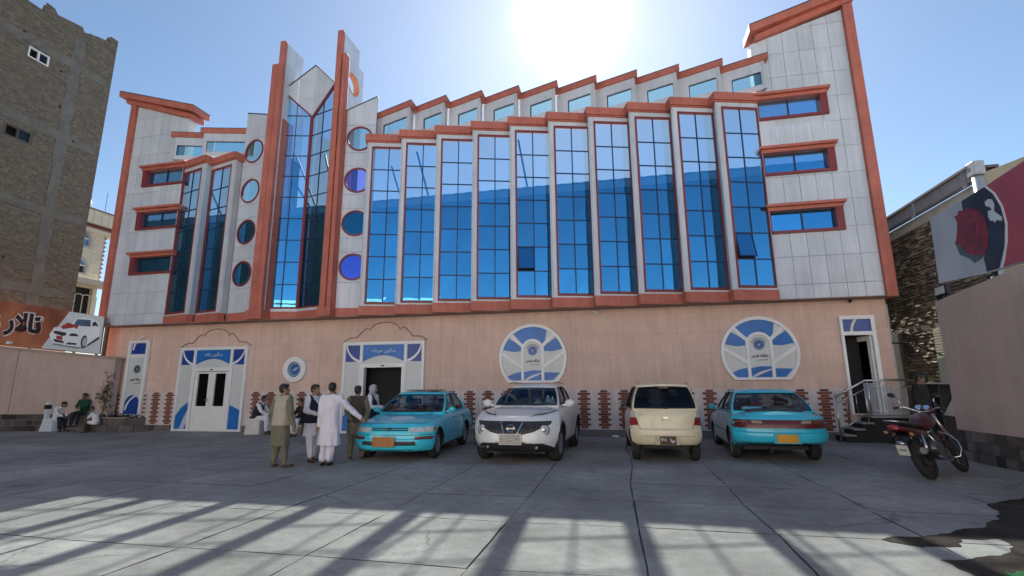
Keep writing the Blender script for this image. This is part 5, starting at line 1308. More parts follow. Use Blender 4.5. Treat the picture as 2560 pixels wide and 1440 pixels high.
    b_ = MB(); b_.box(-.6, -1.6, .19, .6, 1.4, .27); build('underbody', b_, TRIM, root, True)
    for x in (-.42, .1): 
        b_ = MB(); b_.tube([(x, -.88, .93), (x+.45, -.80, .965)], .010, 5); build('wiper', b_, TRIM, root, True)
    b_ = MB(); b_.tube([(-.12, -.15, 1.385), (-.12, -.15, 1.385)], .01, 5)
    return c
TURQ = paint('turquoise_paint', (.045, .62, .80))
t = thing('taxi_sedan', 'turquoise sedan taxi facing us beside the group of men, white disc on its bonnet', 'car', (-4.72, 11.58, 0), R(4), 'turquoise sedan taxis')
c = corolla(t, TURQ, True, True)
tp = c.topsurf(); WD = mat('white_decal', (.60, .74, .78), .4, .05)
c.add(t, 'bonnet_disc', circ(.06, -1.38, .27, 24, rz=.16), tp, .004, WD, rows=10, cols=8, thick=.003)
c.add(t, 'door_disc', circ(.62, .60, .20, 20, rz=.17), c.side(1), .004, WD, rows=8, cols=6, thick=.003)
c.plate(t, 'number_plate', -.08, .40, .46, .19, mat('orange_plate', (.40, .17, .05), .6, .15, 8), off=.035)
b = MB(); b.box(-.42, .16, 1.385, .42, .58, 1.395); b.v = [(p[0], p[1], p[2]+.06*(p[1]-.16)) for p in b.v]; build('sunroof', b, CARG2, t, True)
b = MB(); b.ring(rect(-.45, .13, .45, .61), rect(-.42, .16, .42, .58), 1.378, 1.39, Fr((0, 0, 0), (1, 0, 0), (0, 1, 0), (0, 0, 1))); build('sunroof_frame', b, TRIM, t, True)
b = MB(); b.tube([(.34, .0, 1.36), (.36, .12, 1.52)], .005, 5); build('aerial', b, TRIM, t, True)
b = MB(); b.box(-.60, 1.92, 1.03, .60, 2.06, 1.055); b.box(-.55, 1.96, .94, -.5, 2.03, 1.03); b.box(.5, 1.96, .94, .55, 2.03, 1.03); build('rear_spoiler', b, TURQ, t, True, bevel=.01)
b = MB(); b.box(-.52, -.66, .915, -.08, -.50, .94); b.box(-.40, -.6, .94, -.2, -.52, .99); build('dashboard_cloth', b, mat('pale_cloth', (.50, .62, .66), .9), t, True, bevel=.01)
t = thing('taxi_sedan', 'turquoise sedan taxi seen from behind with dull white left doors, parked by the steps', 'car', (3.02, 12.62, 0), R(177.5), 'turquoise sedan taxis')
TURQ2 = paint('faded_turquoise_paint', (.035, .54, .74))
c = corolla(t, TURQ2, True, False)
rr2 = lambda x, z, off: c.front(x, z, off, True)
c.plate(t, 'plate_recess', -.06, .475, .46, .19, mat('recess_turquoise', (.03, .40, .56), .5), True, .004)
c.plate(t, 'number_plate', -.06, .475, .36, .15, mat('amber_plate', (.62, .30, .02), .5, .2, 9), True, .016)
GWD = mat('primer_white_door', (.64, .67, .72), .5, .15, 2)
f = c.side(1)
for a, e in ((-.79, .09), (.115, 1.0)): c.add(t, 'door', [(a, .27), (e, .27), (e, .868), (a, .868)], f, .004, GWD, rows=8, cols=8, thick=.006)
c.add(t, 'front_wing', [(-.86, .50), (-.81, .28), (-.81, .84), (-1.6, .76), (-1.6, .62), (-1.22, .68)], f, .004, GWD, rows=6, cols=8, thick=.006)
b = MB(); b.box(-.55, 1.25, .97, .1, 1.45, .99); b.box(.2, 1.2, .97, .55, 1.5, 1.03); build('parcel_shelf_cloth', b, mat('pale_blue_cloth', (.12, .38, .55), .9), t, True)

JUKE = dict(w=.88, yf=-2.06, yr=2.07, Rf=.46, Rr=.40, nf=3.4, nr=4, zb=.225, rw=.345, wheels=(-1.245, 1.285), tw=.22, spw=.022,
    lev=[(0, .90, .14, .12), (.12, .95, .05, .05), (.32, .985, .0, .0), (.55, 1.0, .015, .01), (.75, 1.0, .05, .02), (.90, .97, .12, .07), (1.0, .915, .25, .14)],
    sh=[(-2.06, .80), (-1.8, .87), (-1.3, .955), (-.8, .99), (0, 1.0), (.8, 1.04), (1.3, 1.09), (2.07, 1.08)],
    top=[(-2.06, .81), (-1.8, .90), (-1.3, 1.0), (-.8, 1.06), (0, 1.06), (1.3, 1.1), (2.07, 1.1)],
    cab=dict(yf0=-.98, yf1=-.14, yr0=2.0, yr1=1.42, w0=.735, w1=.545, Rf=.26, Rr=.2, crown=.035, belt=[(-1, 1.045), (0, 1.05), (.8, 1.09), (2, 1.15)], roof=[(-.2, 1.475), (.3, 1.525), (.8, 1.52), (1.5, 1.43)],
        side=[0, .05, .34, .39, .66, 1.0], win=[None, 'fw', None, 'rw', None]))
PEARL = paint('pearl_white_paint', (.78, .79, .78))
t = thing('crossover_car', 'pearl white crossover car facing us with round headlights and a tall black grille', 'car', (-2.02, 11.72, 0), R(-2.5))
c = Car(JUKE); c.body(t, PEARL); c.cabin(t, PEARL, CARG, CARG2); c.wheels(t, RIMM, 6, -.03); c.mirror(t, PEARL, -.52, 1.10, .84, (.115, .07, .085))
fr = c.front; tp = c.topsurf()
for sx in (-1, 1):
    p = fr(sx*.63, .635, -.012); n_ = Vector((sx*.42, -.9, .05)).normalized(); u_ = Vector((-n_.y, n_.x, 0)).normalized(); F = Fr(p, u_, n_.cross(u_)*-1, n_)
    b = MB(); b.lathe([(.107, -.05), (.107, .010), (.102, .016), (.096, .010)], 28, F); h = build('headlight', b, TRIM, t, True, smooth=40)
    b = MB(); b.lathe([(.098, .0), (.09, .016), (.06, .026), (0, .03)], 28, F); build('lens', b, LENS, h, True, smooth=True)
    b = MB(); b.lathe([(.04, .027), (.035, .031), (0, .033)], 18, F); build('reflector', b, CHROME, h, True, smooth=True)
g = [(-.12, .535), (.12, .535), (.42, .60), (.74, .745), (.74, .80), (.3, .772), (-.3, .772), (-.74, .80), (-.74, .745), (-.42, .60)]
gl = c.add(t, 'grille', [(-.12, .535), (.12, .535), (.42, .60), (.74, .745), (.74, .80), (-.74, .80), (-.74, .745), (-.42, .60)], fr, .006, TRIM, rows=8, cols=24)
for k in range(-14, 15):
    if abs(k) < 4: continue
    x = k*.048; zlo = .535+max(0, abs(x)-.12)*.30+.01 if abs(x) < .42 else .60+(abs(x)-.42)*.45+.01
    b = MB(); b.tube([fr(x, zlo, .008), fr(x*1.02, .785, .008)], .007, 5); build('grille_bar', b, mat('grille_grey', (.16, .16, .17), .35, metal=.5), gl, True)
vp = MB(); vp.tube([fr(-.22, .785, .02), fr(-.13, .57, .03), fr(-.11, .555, .03), fr(.11, .555, .03), fr(.13, .57, .03), fr(.22, .785, .02)], .018, 8); build('chrome_surround', vp, CHROME, gl, True, smooth=True)
F = Fr(fr(0, .67, .03), (1, 0, 0), (0, 0, 1), (0, -1, 0))
b = MB(); b.tube([(.068*math.cos(a*PI/14), .068*math.sin(a*PI/14), 0) for a in range(28)], .010, 6, F, closed=True); b.box(-.088, -.013, -.008, .088, .013, .012, F); bd_ = build('badge', b, CHROME, t, True, smooth=40)
text('NISSAN', .026, TRIM, Fr(F(0, 0, .012), F.u, F.v, F.w), bd_, local=True, depth=.001)
for sx in (-1, 1):
    pol = [(sx*.40, -1.70), (sx*.50, -1.66), (sx*.70, -1.38), (sx*.765, -1.15), (sx*.70, -1.22), (sx*.58, -1.40)]
    pol = pol if sx > 0 else pol[::-1]
    h = c.add(t, 'upper_lamp', pol, tp, .012, LENS, rows=10, cols=4); c.add(h, 'lamp_bezel', [(sx*.38, -1.72), (sx*.52, -1.68), (sx*.72, -1.38), (sx*.785, -1.12), (sx*.69, -1.21), (sx*.56, -1.41)], tp, .006, TRIM, rows=10, cols=4)
    c.seam(t, [(sx*.36, -1.85), (sx*.46, -1.5), (sx*.60, -1.1), (sx*.62, -.98)], tp, .004)
c.add(t, 'lower_cladding', [(-.82, .225), (.82, .225), (.76, .31), (.58, .40), (.3, .425), (-.3, .425), (-.58, .40), (-.76, .31)], fr, .006, TRIM, rows=6, cols=22)
for sx in (-1, 1): 
    b = MB(); b.lathe([(.035, 0), (.03, .008), (0, .012)], 16, Fr(fr(sx*.48, .315, .01), (1, 0, 0), (0, 0, 1), (0, -1, 0))); build('fog_lamp', b, mat('fog_lens', (.22, .21, .19), .2, coat=.5), t, True, smooth=True)
PG = mat('plate_grey', (.40, .38, .37), .5, .15, 12)
pl, F = c.plate(t, 'number_plate', 0, .475, .44, .20, PG, off=.04)
b = MB(); b.ring(rect(-.22, -.10, .22, .10), rect(-.208, -.088, .208, .088), .004, .012, F); build('plate_frame', b, mat('plate_chrome', (.55, .54, .53), .3, metal=.8), pl, True)
b = MB()
for s in (-1, 1): b.tube([(-.13, -.055*s, .008), (.13, .055*s, .008)], .008, 5, F); b.tube([(s*.2, -.04, .008), (s*.06, 0, .008), (s*.2, .04, .008)], .007, 5, F)
build('plate_pattern', b, mat('plate_mark', (.62, .60, .58), .4), pl, True)
for sx in (-1, 1):
    f = c.side(sx)
    c.add(t, 'sill_cladding', [(-.80, .225), (.85, .225), (.85, .33), (-.80, .33)], f, .006, TRIM, rows=3, cols=10)
    for y in (-.78, .22, 1.0): c.seam(t, [(y, z) for z in (.36, .55, .75, .98)], f, .004)
    for yw in JUKE['wheels']:
        b = MB(); b.tube([f(yw+.415*math.cos(R(a)), max(.24, .345+.415*math.sin(R(a))), .004) for a in range(-14, 195, 11)], .020, 6); build('arch_trim', b, TRIM, t, True, smooth=True)
    c.add(t, 'door_handle', [(.02, .86), (.2, .86), (.2, .89), (.02, .89)], f, .02, PEARL, rows=2, cols=3)
b = MB(); b.box(-.6, -1.7, .18, .6, 1.8, .26); build('underbody', b, TRIM, t, True)
for x in (-.5, .05): b = MB(); b.tube([(x, -.93, 1.075), (x+.5, -.86, 1.115)], .010, 5); build('wiper', b, TRIM, t, True)
b = MB()
for x0_, x1_, h_ in ((.12, .38, .13), (.36, .60, .22), (.50, .64, .20)): b.prism([(x0_, 1.05), (x1_, 1.05), ((x0_*.6+x1_*.4), 1.05+h_)], .0, .01, Fr((0, -.52, 0)))
build('dashboard_paper', b, mat('pale_paper', (.38, .52, .60), .7), t, True)
for x in (-.52, .52): b = MB(); b.tube([(x, -.10, 1.53), (x, .3, 1.57), (x, 1.3, 1.52)], .008, 5); build('roof_seam', b, SEAL, t, True)
b = MB(); b.tube([(.16, .9, 1.57), (.16, 1.05, 1.70)], .006, 5); build('aerial', b, TRIM, t, True)

ALTO = dict(w=.675, lift=[(-2, 0), (1.3, 0), (1.5, .10), (1.8, .12)], yf=-1.66, yr=1.74, Rf=.36, Rr=.20, nf=3.2, nr=4.5, zb=.23, rw=.285, wheels=(-1.2, 1.2), tw=.155,
    lev=[(0, .92, .08, .08), (.10, .96, .03, .025), (.30, 1.0, .0, .0), (.46, 1.0, .015, .01), (.52, .995, .04, .05), (.75, .99, .07, .06), (.92, .975, .10, .07), (1.0, .95, .16, .10)],
    sh=[(-1.66, .72), (-1.3, .82), (-.9, .90), (0, .93), (1.0, .96), (1.74, .985)],
    top=[(-1.66, .74), (-1.3, .87), (-.9, .97), (0, .98), (1.74, 1.0)],
    cab=dict(yf0=-1.02, yf1=-.35, yr0=1.63, yr1=1.42, w0=.625, w1=.49, Rf=.25, Rr=.10, crown=.035, belt=[(-1, .95), (0, .95), (1.74, 1.005)], roof=[(-.4, 1.46), (.2, 1.525), (.9, 1.53), (1.5, 1.485)],
        side=[0, .05, .40, .45, .80, 1.0], win=[None, 'fw', None, 'rw', None]))
CREAM = paint('cream_paint', (.76, .68, .49), .4)
t = thing('hatchback_car', 'small cream hatchback seen from behind with tinted rear window and brown plate', 'car', (.77, 12.05, 0), R(182))
c = Car(ALTO); c.body(t, CREAM); c.cabin(t, CREAM, CARG, CARG2); c.wheels(t, mat('steel_rim', (.2, .2, .21), .5, metal=.4), 6); c.mirror(t, TRIM, -.72, 1.0, .635, (.08, .055, .085))
rr = lambda x, z, off: c.front(x, z, off, True)
for sx in (-1, 1):
    q = [(sx*.515, .70), (sx*.66, .69), (sx*.70, .78), (sx*.70, .85), (sx*.555, .85)]; q = q if sx > 0 else q[::-1]
    tl = c.add(t, 'tail_light', q, rr, .012, RED, rows=8, cols=6)
    q2 = [(sx*.555, .85), (sx*.70, .85), (sx*.685, .965), (sx*.605, .968)]; q2 = q2 if sx > 0 else q2[::-1]
    c.add(tl, 'clear_lens', q2, rr, .012, LENS, rows=6, cols=5)
for pth in ([(-.56, .95), (-.51, .70), (-.47, .60), (-.38, .565), (.38, .565), (.47, .60), (.51, .70), (.56, .95)], [(x/10, .505) for x in range(-6, 7)]): c.seam(t, pth, rr, .004)
c.plate(t, 'plate_recess', 0, .43, .46, .17, mat('recess_cream', (.50, .45, .30), .5), True, .002)
pl, F = c.plate(t, 'number_plate', -.01, .43, .30, .155, mat('brown_plate', (.06, .035, .025), .5), True, .014)
text("\u0667\u0660\u0661", .085, WHITE, Fr(F(-.085, .01, .005), F.u, F.v, F.w), pl, local=True, bold=.002); text("\uFE8E\uFEF4\uFE91", .085, WHITE, Fr(F(.08, .0, .005), F.u, F.v, F.w), pl, local=True, bold=.002)
b = MB(); F = Fr(rr(0, .80, .012), (-1, 0, 0), (0, 0, 1), (0, 1, 0)); b.ring([(-.085, -.02), (.085, -.02), (.09, .035), (-.09, .035)], [(-.07, -.008), (.07, -.008), (.074, .024), (-.074, .024)], -.01, .012, F); build('tailgate_handle', b, CREAM, t, True, bevel=.004)
b = MB(); b.box(-.045, .035, -.01, .045, .055, .006, F); build('badge', b, CHROME, t, True)
text('ALTO', .045, mat('badge_grey', (.45, .43, .36), .3), Fr(rr(.44, .90, .006), (-1, 0, 0), (0, 0, 1), (0, 1, 0)), t, local=True)
for sx in (-1, 1):
    f = c.side(sx)
    for y in (-.74, .16, .92): c.seam(t, [(y, z) for z in (.33, .5, .7, .9)], f, .004)
    c.add(t, 'side_strip', [(-.70, .52), (.9, .52), (.9, .56), (-.70, .56)], f, .008, CREAM, rows=2)
    b = MB(); b.tube([(sx*.475, 1.30, 1.515), (sx*.475, 1.40, 1.50)], .010, 6); build('roof_clip', b, TRIM, t, True)
b = MB(); b.box(-.5, -1.3, .22, .5, 1.2, .30); build('underbody', b, TRIM, t, True)
b = MB(); b.box(-.09, 1.48, 1.41, .09, 1.55, 1.435); build('brake_light', b, REDD, t, True)
b = MB(); b.tube([(-.05, 1.66, 1.02), (.30, 1.63, 1.06)], .010, 6); build('rear_wiper', b, TRIM, t, True)
# ================================================================ people
from mathutils import noise as mnoise
def vox(name, mb, size, m, parent, it=4, wr=0., wscale=(14, 14, 4)):
    """Fuse overlapping volumes into one continuous skin, then smooth and crease it."""
    me = bpy.data.meshes.new(name); me.from_pydata(mb.v, [], mb.f); o = bpy.data.objects.new(name, me); COL.objects.link(o)
    md = o.modifiers.new('fuse', 'REMESH'); md.mode = 'VOXEL'; md.voxel_size = size; md.adaptivity = 0
    sm = o.modifiers.new('smooth', 'SMOOTH'); sm.iterations = it; sm.factor = .5
    dg = bpy.context.evaluated_depsgraph_get(); m2 = bpy.data.meshes.new_from_object(o.evaluated_get(dg)); bpy.data.objects.remove(o)
    if wr:
        ns = [v.normal.copy() for v in m2.vertices]
        for v, n_ in zip(m2.vertices, ns):
            p = Vector((v.co.x*wscale[0], v.co.y*wscale[1], v.co.z*wscale[2])); v.co += n_*wr*(mnoise.noise(p)+.5*mnoise.noise(p*2.3))
    m2.polygons.foreach_set('use_smooth', [True]*len(m2.polygons)); m2.materials.clear(); m2.materials.append(m); m2.name = name
    return link(bpy.data.objects.new(name, m2), parent, True)
def cap(mb, p, q, r1, r2, n=10):
    p, q = Vector(p), Vector(q); mb.ball(p, r1, n, 6); mb.ball(q, r2, n, 6); mb.tube([p, q], [r1, r2], n)
def rings(mb, rows, n=30):
    L_ = []
    for (cx, cy, cz, rx, ry, f, k) in rows:
        L_.append([Vector((cx+(rx*(1+f*math.sin(k*t+cz*3)))*math.cos(t), cy+(ry*(1+f*math.sin(k*t+cz*3)))*math.sin(t), cz)) for t in [2*PI*i/n for i in range(n)]])
    mb.loft(L_)
SKIN = mat('skin', (.30, .165, .105), .5, .1, 12); SKIN2 = mat('skin_dark', (.20, .11, .075), .5, .1, 12); HAIR = mat('black_hair', (.012, .010, .010), .55, .3, 40)
SHOE = mat('black_shoe', (.015, .014, .014), .4); SANDAL = mat('brown_sandal', (.09, .05, .03), .6)
def cloth(nm, c): return mat('cloth_'+nm, c, .9, .07, 5, bump=.15, bscale=160)
C_WHITE, C_LAV, C_OLIVE, C_BEIGE, C_NAVY, C_BROWN, C_BLACK, C_GREEN = cloth('white', (.72, .72, .76)), cloth('pale_lavender', (.70, .68, .78)), cloth('olive', (.16, .155, .105)), cloth('beige', (.40, .355, .30)), cloth('navy', (.016, .018, .032)), cloth('brown', (.075, .055, .042)), cloth('black', (.013, .013, .014)), cloth('green', (.008, .055, .032))
STD = dict(hip=.92, pel=(0, 0, .93), chest=(0, 0, 1.22), neck=(0, .01, 1.44), head=(0, -.02, 1.565), sh=(.185, .0, 1.385), el=(.225, .03, 1.12), wr=(.235, -.03, .87), kn=(.10, -.02, .50), an=(.105, .02, .09), toe=(.12, -.17, .03))
def person(label, loc, rz, H, top, legs, vest=None, pose=None, seated=False, hem=.52, headyaw=0., headpitch=0., scarf=None, shoe=None, skin=None, group=None, sleeve=.058, hemw=.215, short=False, flare=.0, cap_=None):
    t = thing('person', label, 'person', loc, rz, group); s = H/1.70; P = dict(STD); P.update(pose or {})
    def pt(key, sx=0):
        k = key+('a' if sx < 0 else 'b'); v = P[k] if k in P else P[key]
        v = Vector(v); 
        if k not in P and sx < 0: v.x = -v.x
        return v*s
    sk = skin or SKIN
    J = {}
    for sx in (-1, 1):
        for k in ('sh', 'el', 'wr', 'kn', 'an', 'toe'): J[k, sx] = pt(k, sx)
        J['hip', sx] = Vector(P['pel'])*s+Vector((sx*.085*s, 0, -.02*s))
    pel, chest, neck, head = [Vector(P[k])*s for k in ('pel', 'chest', 'neck', 'head')]
    # --- body
    b = MB(); Rh = Matrix.Rotation(headyaw, 3, 'Z') @ Matrix.Rotation(headpitch, 3, 'X')
    def hp(x, y, z): return head+Rh @ (Vector((x, y, z))*s)
    HF = Fr(head, Rh @ Vector((s, 0, 0)), Rh @ Vector((0, s, 0)), Rh @ Vector((0, 0, s)))
    b.ball((0, .012, .025), (.074, .092, .092), 14, 10, HF); b.ball((0, -.025, -.045), (.056, .062, .068), 12, 8, HF); b.ball((0, -.035, -.085), (.034, .035, .028), 10, 6, HF)
    b.ball((0, -.092, -.025), (.014, .02, .02), 8, 6, HF); b.ball((0, -.082, .0), (.011, .014, .03), 8, 6, HF)
    b.ball((0, -.084, -.066), (.026, .012, .009), 8, 5, HF)
    for sx in (-1, 1): b.ball((sx*.078, .012, -.012), (.012, .022, .032), 8, 6, HF); b.ball((sx*.036, -.068, .022), (.026, .014, .008), 8, 5, HF)
    cap(b, neck-Vector((0, 0, .05*s)), hp(0, .01, -.06), .054*s, .048*s)
    cap(b, pel, chest, .112*s, .112*s); cap(b, chest, neck-Vector((0, 0, .07*s)), .112*s, .07*s)
    for sx in (-1, 1):
        cap(b, chest+Vector((0, 0, .08*s)), J['sh', sx]-Vector((0, 0, .025*s)), .07*s, .036*s); cap(b, J['sh', sx], J['el', sx], .046*s, .036*s); cap(b, J['el', sx], J['wr', sx], .036*s, .024*s)
        cap(b, J['hip', sx], J['kn', sx], .085*s, .055*s); cap(b, J['kn', sx], J['an', sx], .052*s, .034*s)
        cap(b, J['an', sx]+Vector((0, 0, -.045*s)), J['toe', sx], .034*s, .024*s)
        # hand with palm, four fingers and a thumb
        d = (J['wr', sx]-J['el', sx]).normalized(); side = d.cross(Vector((0, -1, 0))); side = side.normalized() if side.length > .1 else Vector((1, 0, 0)); nr_ = d.cross(side).normalized()
        w_ = J['wr', sx]; b.tube([w_, w_+d*.045*s, w_+d*.085*s], [.022*s, .034*s, .032*s], 8); b.ball(w_+d*.06*s, .032*s, 8, 6)
        for i, ln in enumerate((.062, .072, .068, .052)):
            o_ = w_+d*.08*s+side*(i-1.5)*.019*s; m_ = o_+d*ln*.55*s+nr_*.008*s; e_ = o_+d*ln*.95*s+nr_*.028*s
            b.tube([o_, m_, e_], [.0098*s, .0090*s, .0078*s], 6)
        o_ = w_+d*.025*s-side*.03*s; b.tube([o_, o_+d*.03*s-side*.022*s, o_+d*.062*s-side*.024*s+nr_*.012*s], [.012*s, .010*s, .008*s], 6)
    vox('body', b, .0105*s, sk, t, 2)
    # eyes, brows
    for sx in (-1, 1):
        e = MB(); e.ball((sx*.032, -.079, .006), (.013, .009, .009), 8, 6, HF); build('eye', e, mat('eye_white', (.55, .53, .5), .3), t, True, smooth=True)
        e = MB(); e.ball((sx*.032, -.0865, .006), (.006, .004, .006), 8, 6, HF); e.ball((sx*.033, -.083, .030), (.021, .007, .005), 8, 4, HF); build('brow', e, HAIR, t, True, smooth=True)
    # --- hair or scarf
    if scarf:
        b = MB(); b.ball((0, .015, .022), (.094, .112, .118), 16, 10, HF); b.ball((0, .03, -.07), (.085, .085, .09), 14, 8, HF)
        rings(b, [(neck.x, neck.y, neck.z-.16*s, .19*s, .13*s, .03, 5), (neck.x, neck.y, neck.z-.05*s, .15*s, .11*s, .04, 6), (neck.x, neck.y, neck.z+.04*s, .085*s, .08*s, .03, 5)])
        q = neck+Vector((.02, -.11, -.06))*s; cap(b, q, q+Vector((.02, -.03, -.24))*s, .06*s, .05*s)
        n0 = MB(); 
        o = vox('scarf', b, .013*s, scarf, t, 3, .008*s)
        # open the face
        bm = bmesh.new(); bm.from_mesh(o.data); fd = Rh @ Vector((0, -1, 0))
        kill = [f for f in bm.faces if (lambda q_: (q_.dot(fd) > .035*s and abs((Rh.transposed() @ q_).x) < .062*s and -.10*s < (Rh.transposed() @ q_).z < .075*s))(f.calc_center_median()-head)]
        bmesh.ops.delete(bm, geom=kill, context='FACES'); bm.to_mesh(o.data); bm.free()
    elif cap_:
        b = MB(); b.ball((0, .015, .035), (.084, .10, .092), 14, 10, HF); b.v = [v for v in b.v]; build('hair', b, HAIR, t, True, smooth=True)
    else:
        b = MB(); b.ball((0, .024, .040), (.083, .096, .086), 16, 12, HF); b.ball((0, .050, -.005), (.070, .064, .075), 12, 8, HF); b.ball((0, -.025, .078), (.066, .062, .042), 12, 8, HF)
        for sx in (-1, 1): b.ball((sx*.066, .005, .02), (.016, .035, .045), 8, 6, HF)
        vox('hair', b, .010*s, HAIR, t, 1, .004*s, (40, 40, 40))
    # --- tunic
    b = MB(); mid = (pel+chest)/2
    def row(p, rx, ry, f=0, k=5): return (p.x, p.y, p.z, rx*s, ry*s, f, k)
    nb = neck-Vector((0, 0, .02*s)); ch2 = chest+Vector((0, 0, .08*s))
    rows = [row(pel, .185, .145, .03), row(mid, .172, .132, .02), row(chest, .178, .128), row(ch2, .172, .115), row(nb-Vector((0, 0, .05*s)), .115, .085), row(nb+Vector((0, 0, .015*s)), .062, .06)]
    if not seated:
        hz = hem*s; zs_ = [hz, lerp(hz, pel.z, .25), lerp(hz, pel.z, .5), lerp(hz, pel.z, .75)]
        cx, cy = pel.x+flare*s, pel.y
        rows = [(lerp(cx, pel.x, i/4), cy, z_, lerp(hemw, .185, i/4)*s, lerp(.165, .145, i/4)*s, lerp(.055, .03, i/4), 7) for i, z_ in enumerate(zs_)]+rows
    rings(b, rows)
    for sx in (-1, 1):
        cap(b, J['sh', sx]-Vector((sx*.015*s, 0, .018*s)), J['el', sx], .076*s, sleeve*s); cap(b, neck-Vector((0, 0, .075*s)), J['sh', sx]-Vector((sx*.02*s, 0, .02*s)), .078*s, .07*s)
        if not short: cap(b, J['el', sx], J['wr', sx], sleeve*s, .046*s)
        if seated: cap(b, J['hip', sx], lerp(J['hip', sx], J['kn', sx], .85), .11*s, .09*s)
    vox('tunic', b, .0125*s, top, t, 3, .016*s)
    # --- trousers
    b = MB()
    for sx in (-1, 1):
        cap(b, J['hip', sx], J['kn', sx], .105*s, .088*s); lo = J['an', sx]+(J['kn', sx]-J['an', sx])*.12; cap(b, J['kn', sx], lo, .088*s, .064*s)
    vox('trousers', b, .0125*s, legs, t, 3, .018*s)
    # --- waistcoat
    if vest:
        b = MB(); up = (chest-pel).normalized()
        vr = [row(pel+Vector((0, 0, -.10*s)), .212, .17, .02), row(pel, .208, .166, .015), row(mid, .196, .152), row(chest, .198, .146), row(ch2, .192, .132), row(nb-Vector((0, 0, .045*s)), .135, .10), row(nb-Vector((0, 0, .005*s)), .085, .08)]
        if seated: vr = vr[1:]
        rings(b, vr)
        for sx in (-1, 1): cap(b, neck-Vector((0, 0, .075*s)), J['sh', sx]-Vector((sx*.035*s, 0, .016*s)), .088*s, .082*s)
        o = vox('waistcoat', b, .0125*s, vest, t, 2, .006*s)
        bm = bmesh.new(); bm.from_mesh(o.data)          # open front showing the tunic
        kill = [f for f in bm.faces if (lambda c: c.y < chest.y-.03*s and abs(c.x-chest.x) < (.022+.12*max(0, (c.z-chest.z-.02*s)/(.2*s)))*s)(f.calc_center_median())]
        bmesh.ops.delete(bm, geom=kill, context='FACES'); bm.to_mesh(o.data); bm.free()
    # --- shoes
    for sx in (-1, 1):
        a, e = J['an', sx], J['toe', sx]; d = (e-a); d.z = 0; d = d.normalized() if d.length > .01 else Vector((0, -1, 0)); sd = Vector((-d.y, d.x, 0)); z0 = min(e.z, a.z-.06*s)-.03*s
        F = Fr(Vector((a.x, a.y, max(0., z0)))-d*.03*s, d, sd, (0, 0, 1)); b = MB(); b.ball((.045*s, 0, .034*s), (.068*s, .042*s, .042*s), 12, 8, F); b.ball((.14*s, 0, .026*s), (.085*s, .044*s, .034*s), 12, 8, F); b.v = [(v[0], v[1], max(v[2], F.O.z+.002)) for v in b.v]
        build('shoe', b, shoe or SHOE, t, True, smooth=True)
    return t
# the four standing together and the one at the door
person('boy seen from behind in a beige waistcoat over an olive tunic and trousers', (-6.40, 8.72, 0), R(172), 1.56, C_OLIVE, C_OLIVE, C_BEIGE, dict(wra=(-.33, -.02, .80), ela=(-.26, .05, 1.10), elb=(.22, .04, 1.11), wrb=(.25, -.02, .84), toeb=(.16, -.15, .03), toea=(-.26, -.12, .03), ana=(-.15, .0, .09)), headyaw=R(-35), shoe=SANDAL, sleeve=.078, group='people standing in the yard', hem=.42, hemw=.205)
person('boy in white with a dark navy waistcoat, between beige waistcoat and plain lavender tunic', (-6.24, 9.50, 0), R(78), 1.55, C_WHITE, C_LAV, C_NAVY, dict(elb=(.24, -.02, 1.10), wrb=(.10, -.22, 1.04), ela=(-.24, .0, 1.10), wra=(-.12, -.24, 1.03), kna=(-.12, -.06, .5), ana=(-.14, -.12, .09), toea=(-.15, -.29, .03)), headyaw=R(15), hem=.56, group='people standing in the yard')
person('boy seen from behind in plain pale lavender white tunic, arm reaching toward the taxi', (-5.57, 9.05, 0), R(-172), 1.58, C_LAV, C_LAV, None, dict(elb=(.20, .03, 1.06), wrb=(.25, -.04, .80), ela=(-.36, -.06, 1.16), wra=(-.58, -.16, .95), kna=(-.06, -.04, .5), ana=(-.03, .02, .09), toea=(-.03, -.17, .03), anb=(.10, .06, .09), toeb=(.13, -.12, .03)), headyaw=R(10), hem=.40, hemw=.23, group='people standing in the yard', sleeve=.066)
person('boy from behind in brown waistcoat and olive clothes at the taxi front corner', (-5.52, 9.98, 0), R(-150), 1.52, C_OLIVE, C_OLIVE, C_BROWN, dict(elb=(.24, .10, 1.10), wrb=(.12, .16, .86), ela=(-.25, .08, 1.10), wra=(-.17, .14, .84), ana=(-.17, .05, .09), toea=(-.22, -.11, .03)), headyaw=R(-25), shoe=SANDAL, group='people standing in the yard', hem=.56)
person('person in grey head scarf and dark waistcoat over white sleeves behind taxi bonnet', (-5.86, 11.3, 0), R(92), 1.54, C_WHITE, C_BLACK, C_NAVY, dict(elb=(.23, -.04, 1.12), wrb=(.12, -.30, 1.08), ela=(-.24, -.04, 1.12), wra=(-.10, -.30, 1.10)), headyaw=R(10), scarf=cloth('grey_scarf', (.40, .38, .44)), hem=.50, group='people standing in the yard')
person('man all in black standing at the alley mouth behind the motorcycle', (6.62, 13.15, 0), R(40), 1.72, C_BLACK, C_BLACK, None, dict(elb=(.26, .0, 1.12), wrb=(.2, -.18, .95)), headyaw=R(30), headpitch=R(15), skin=SKIN2, hem=.75)
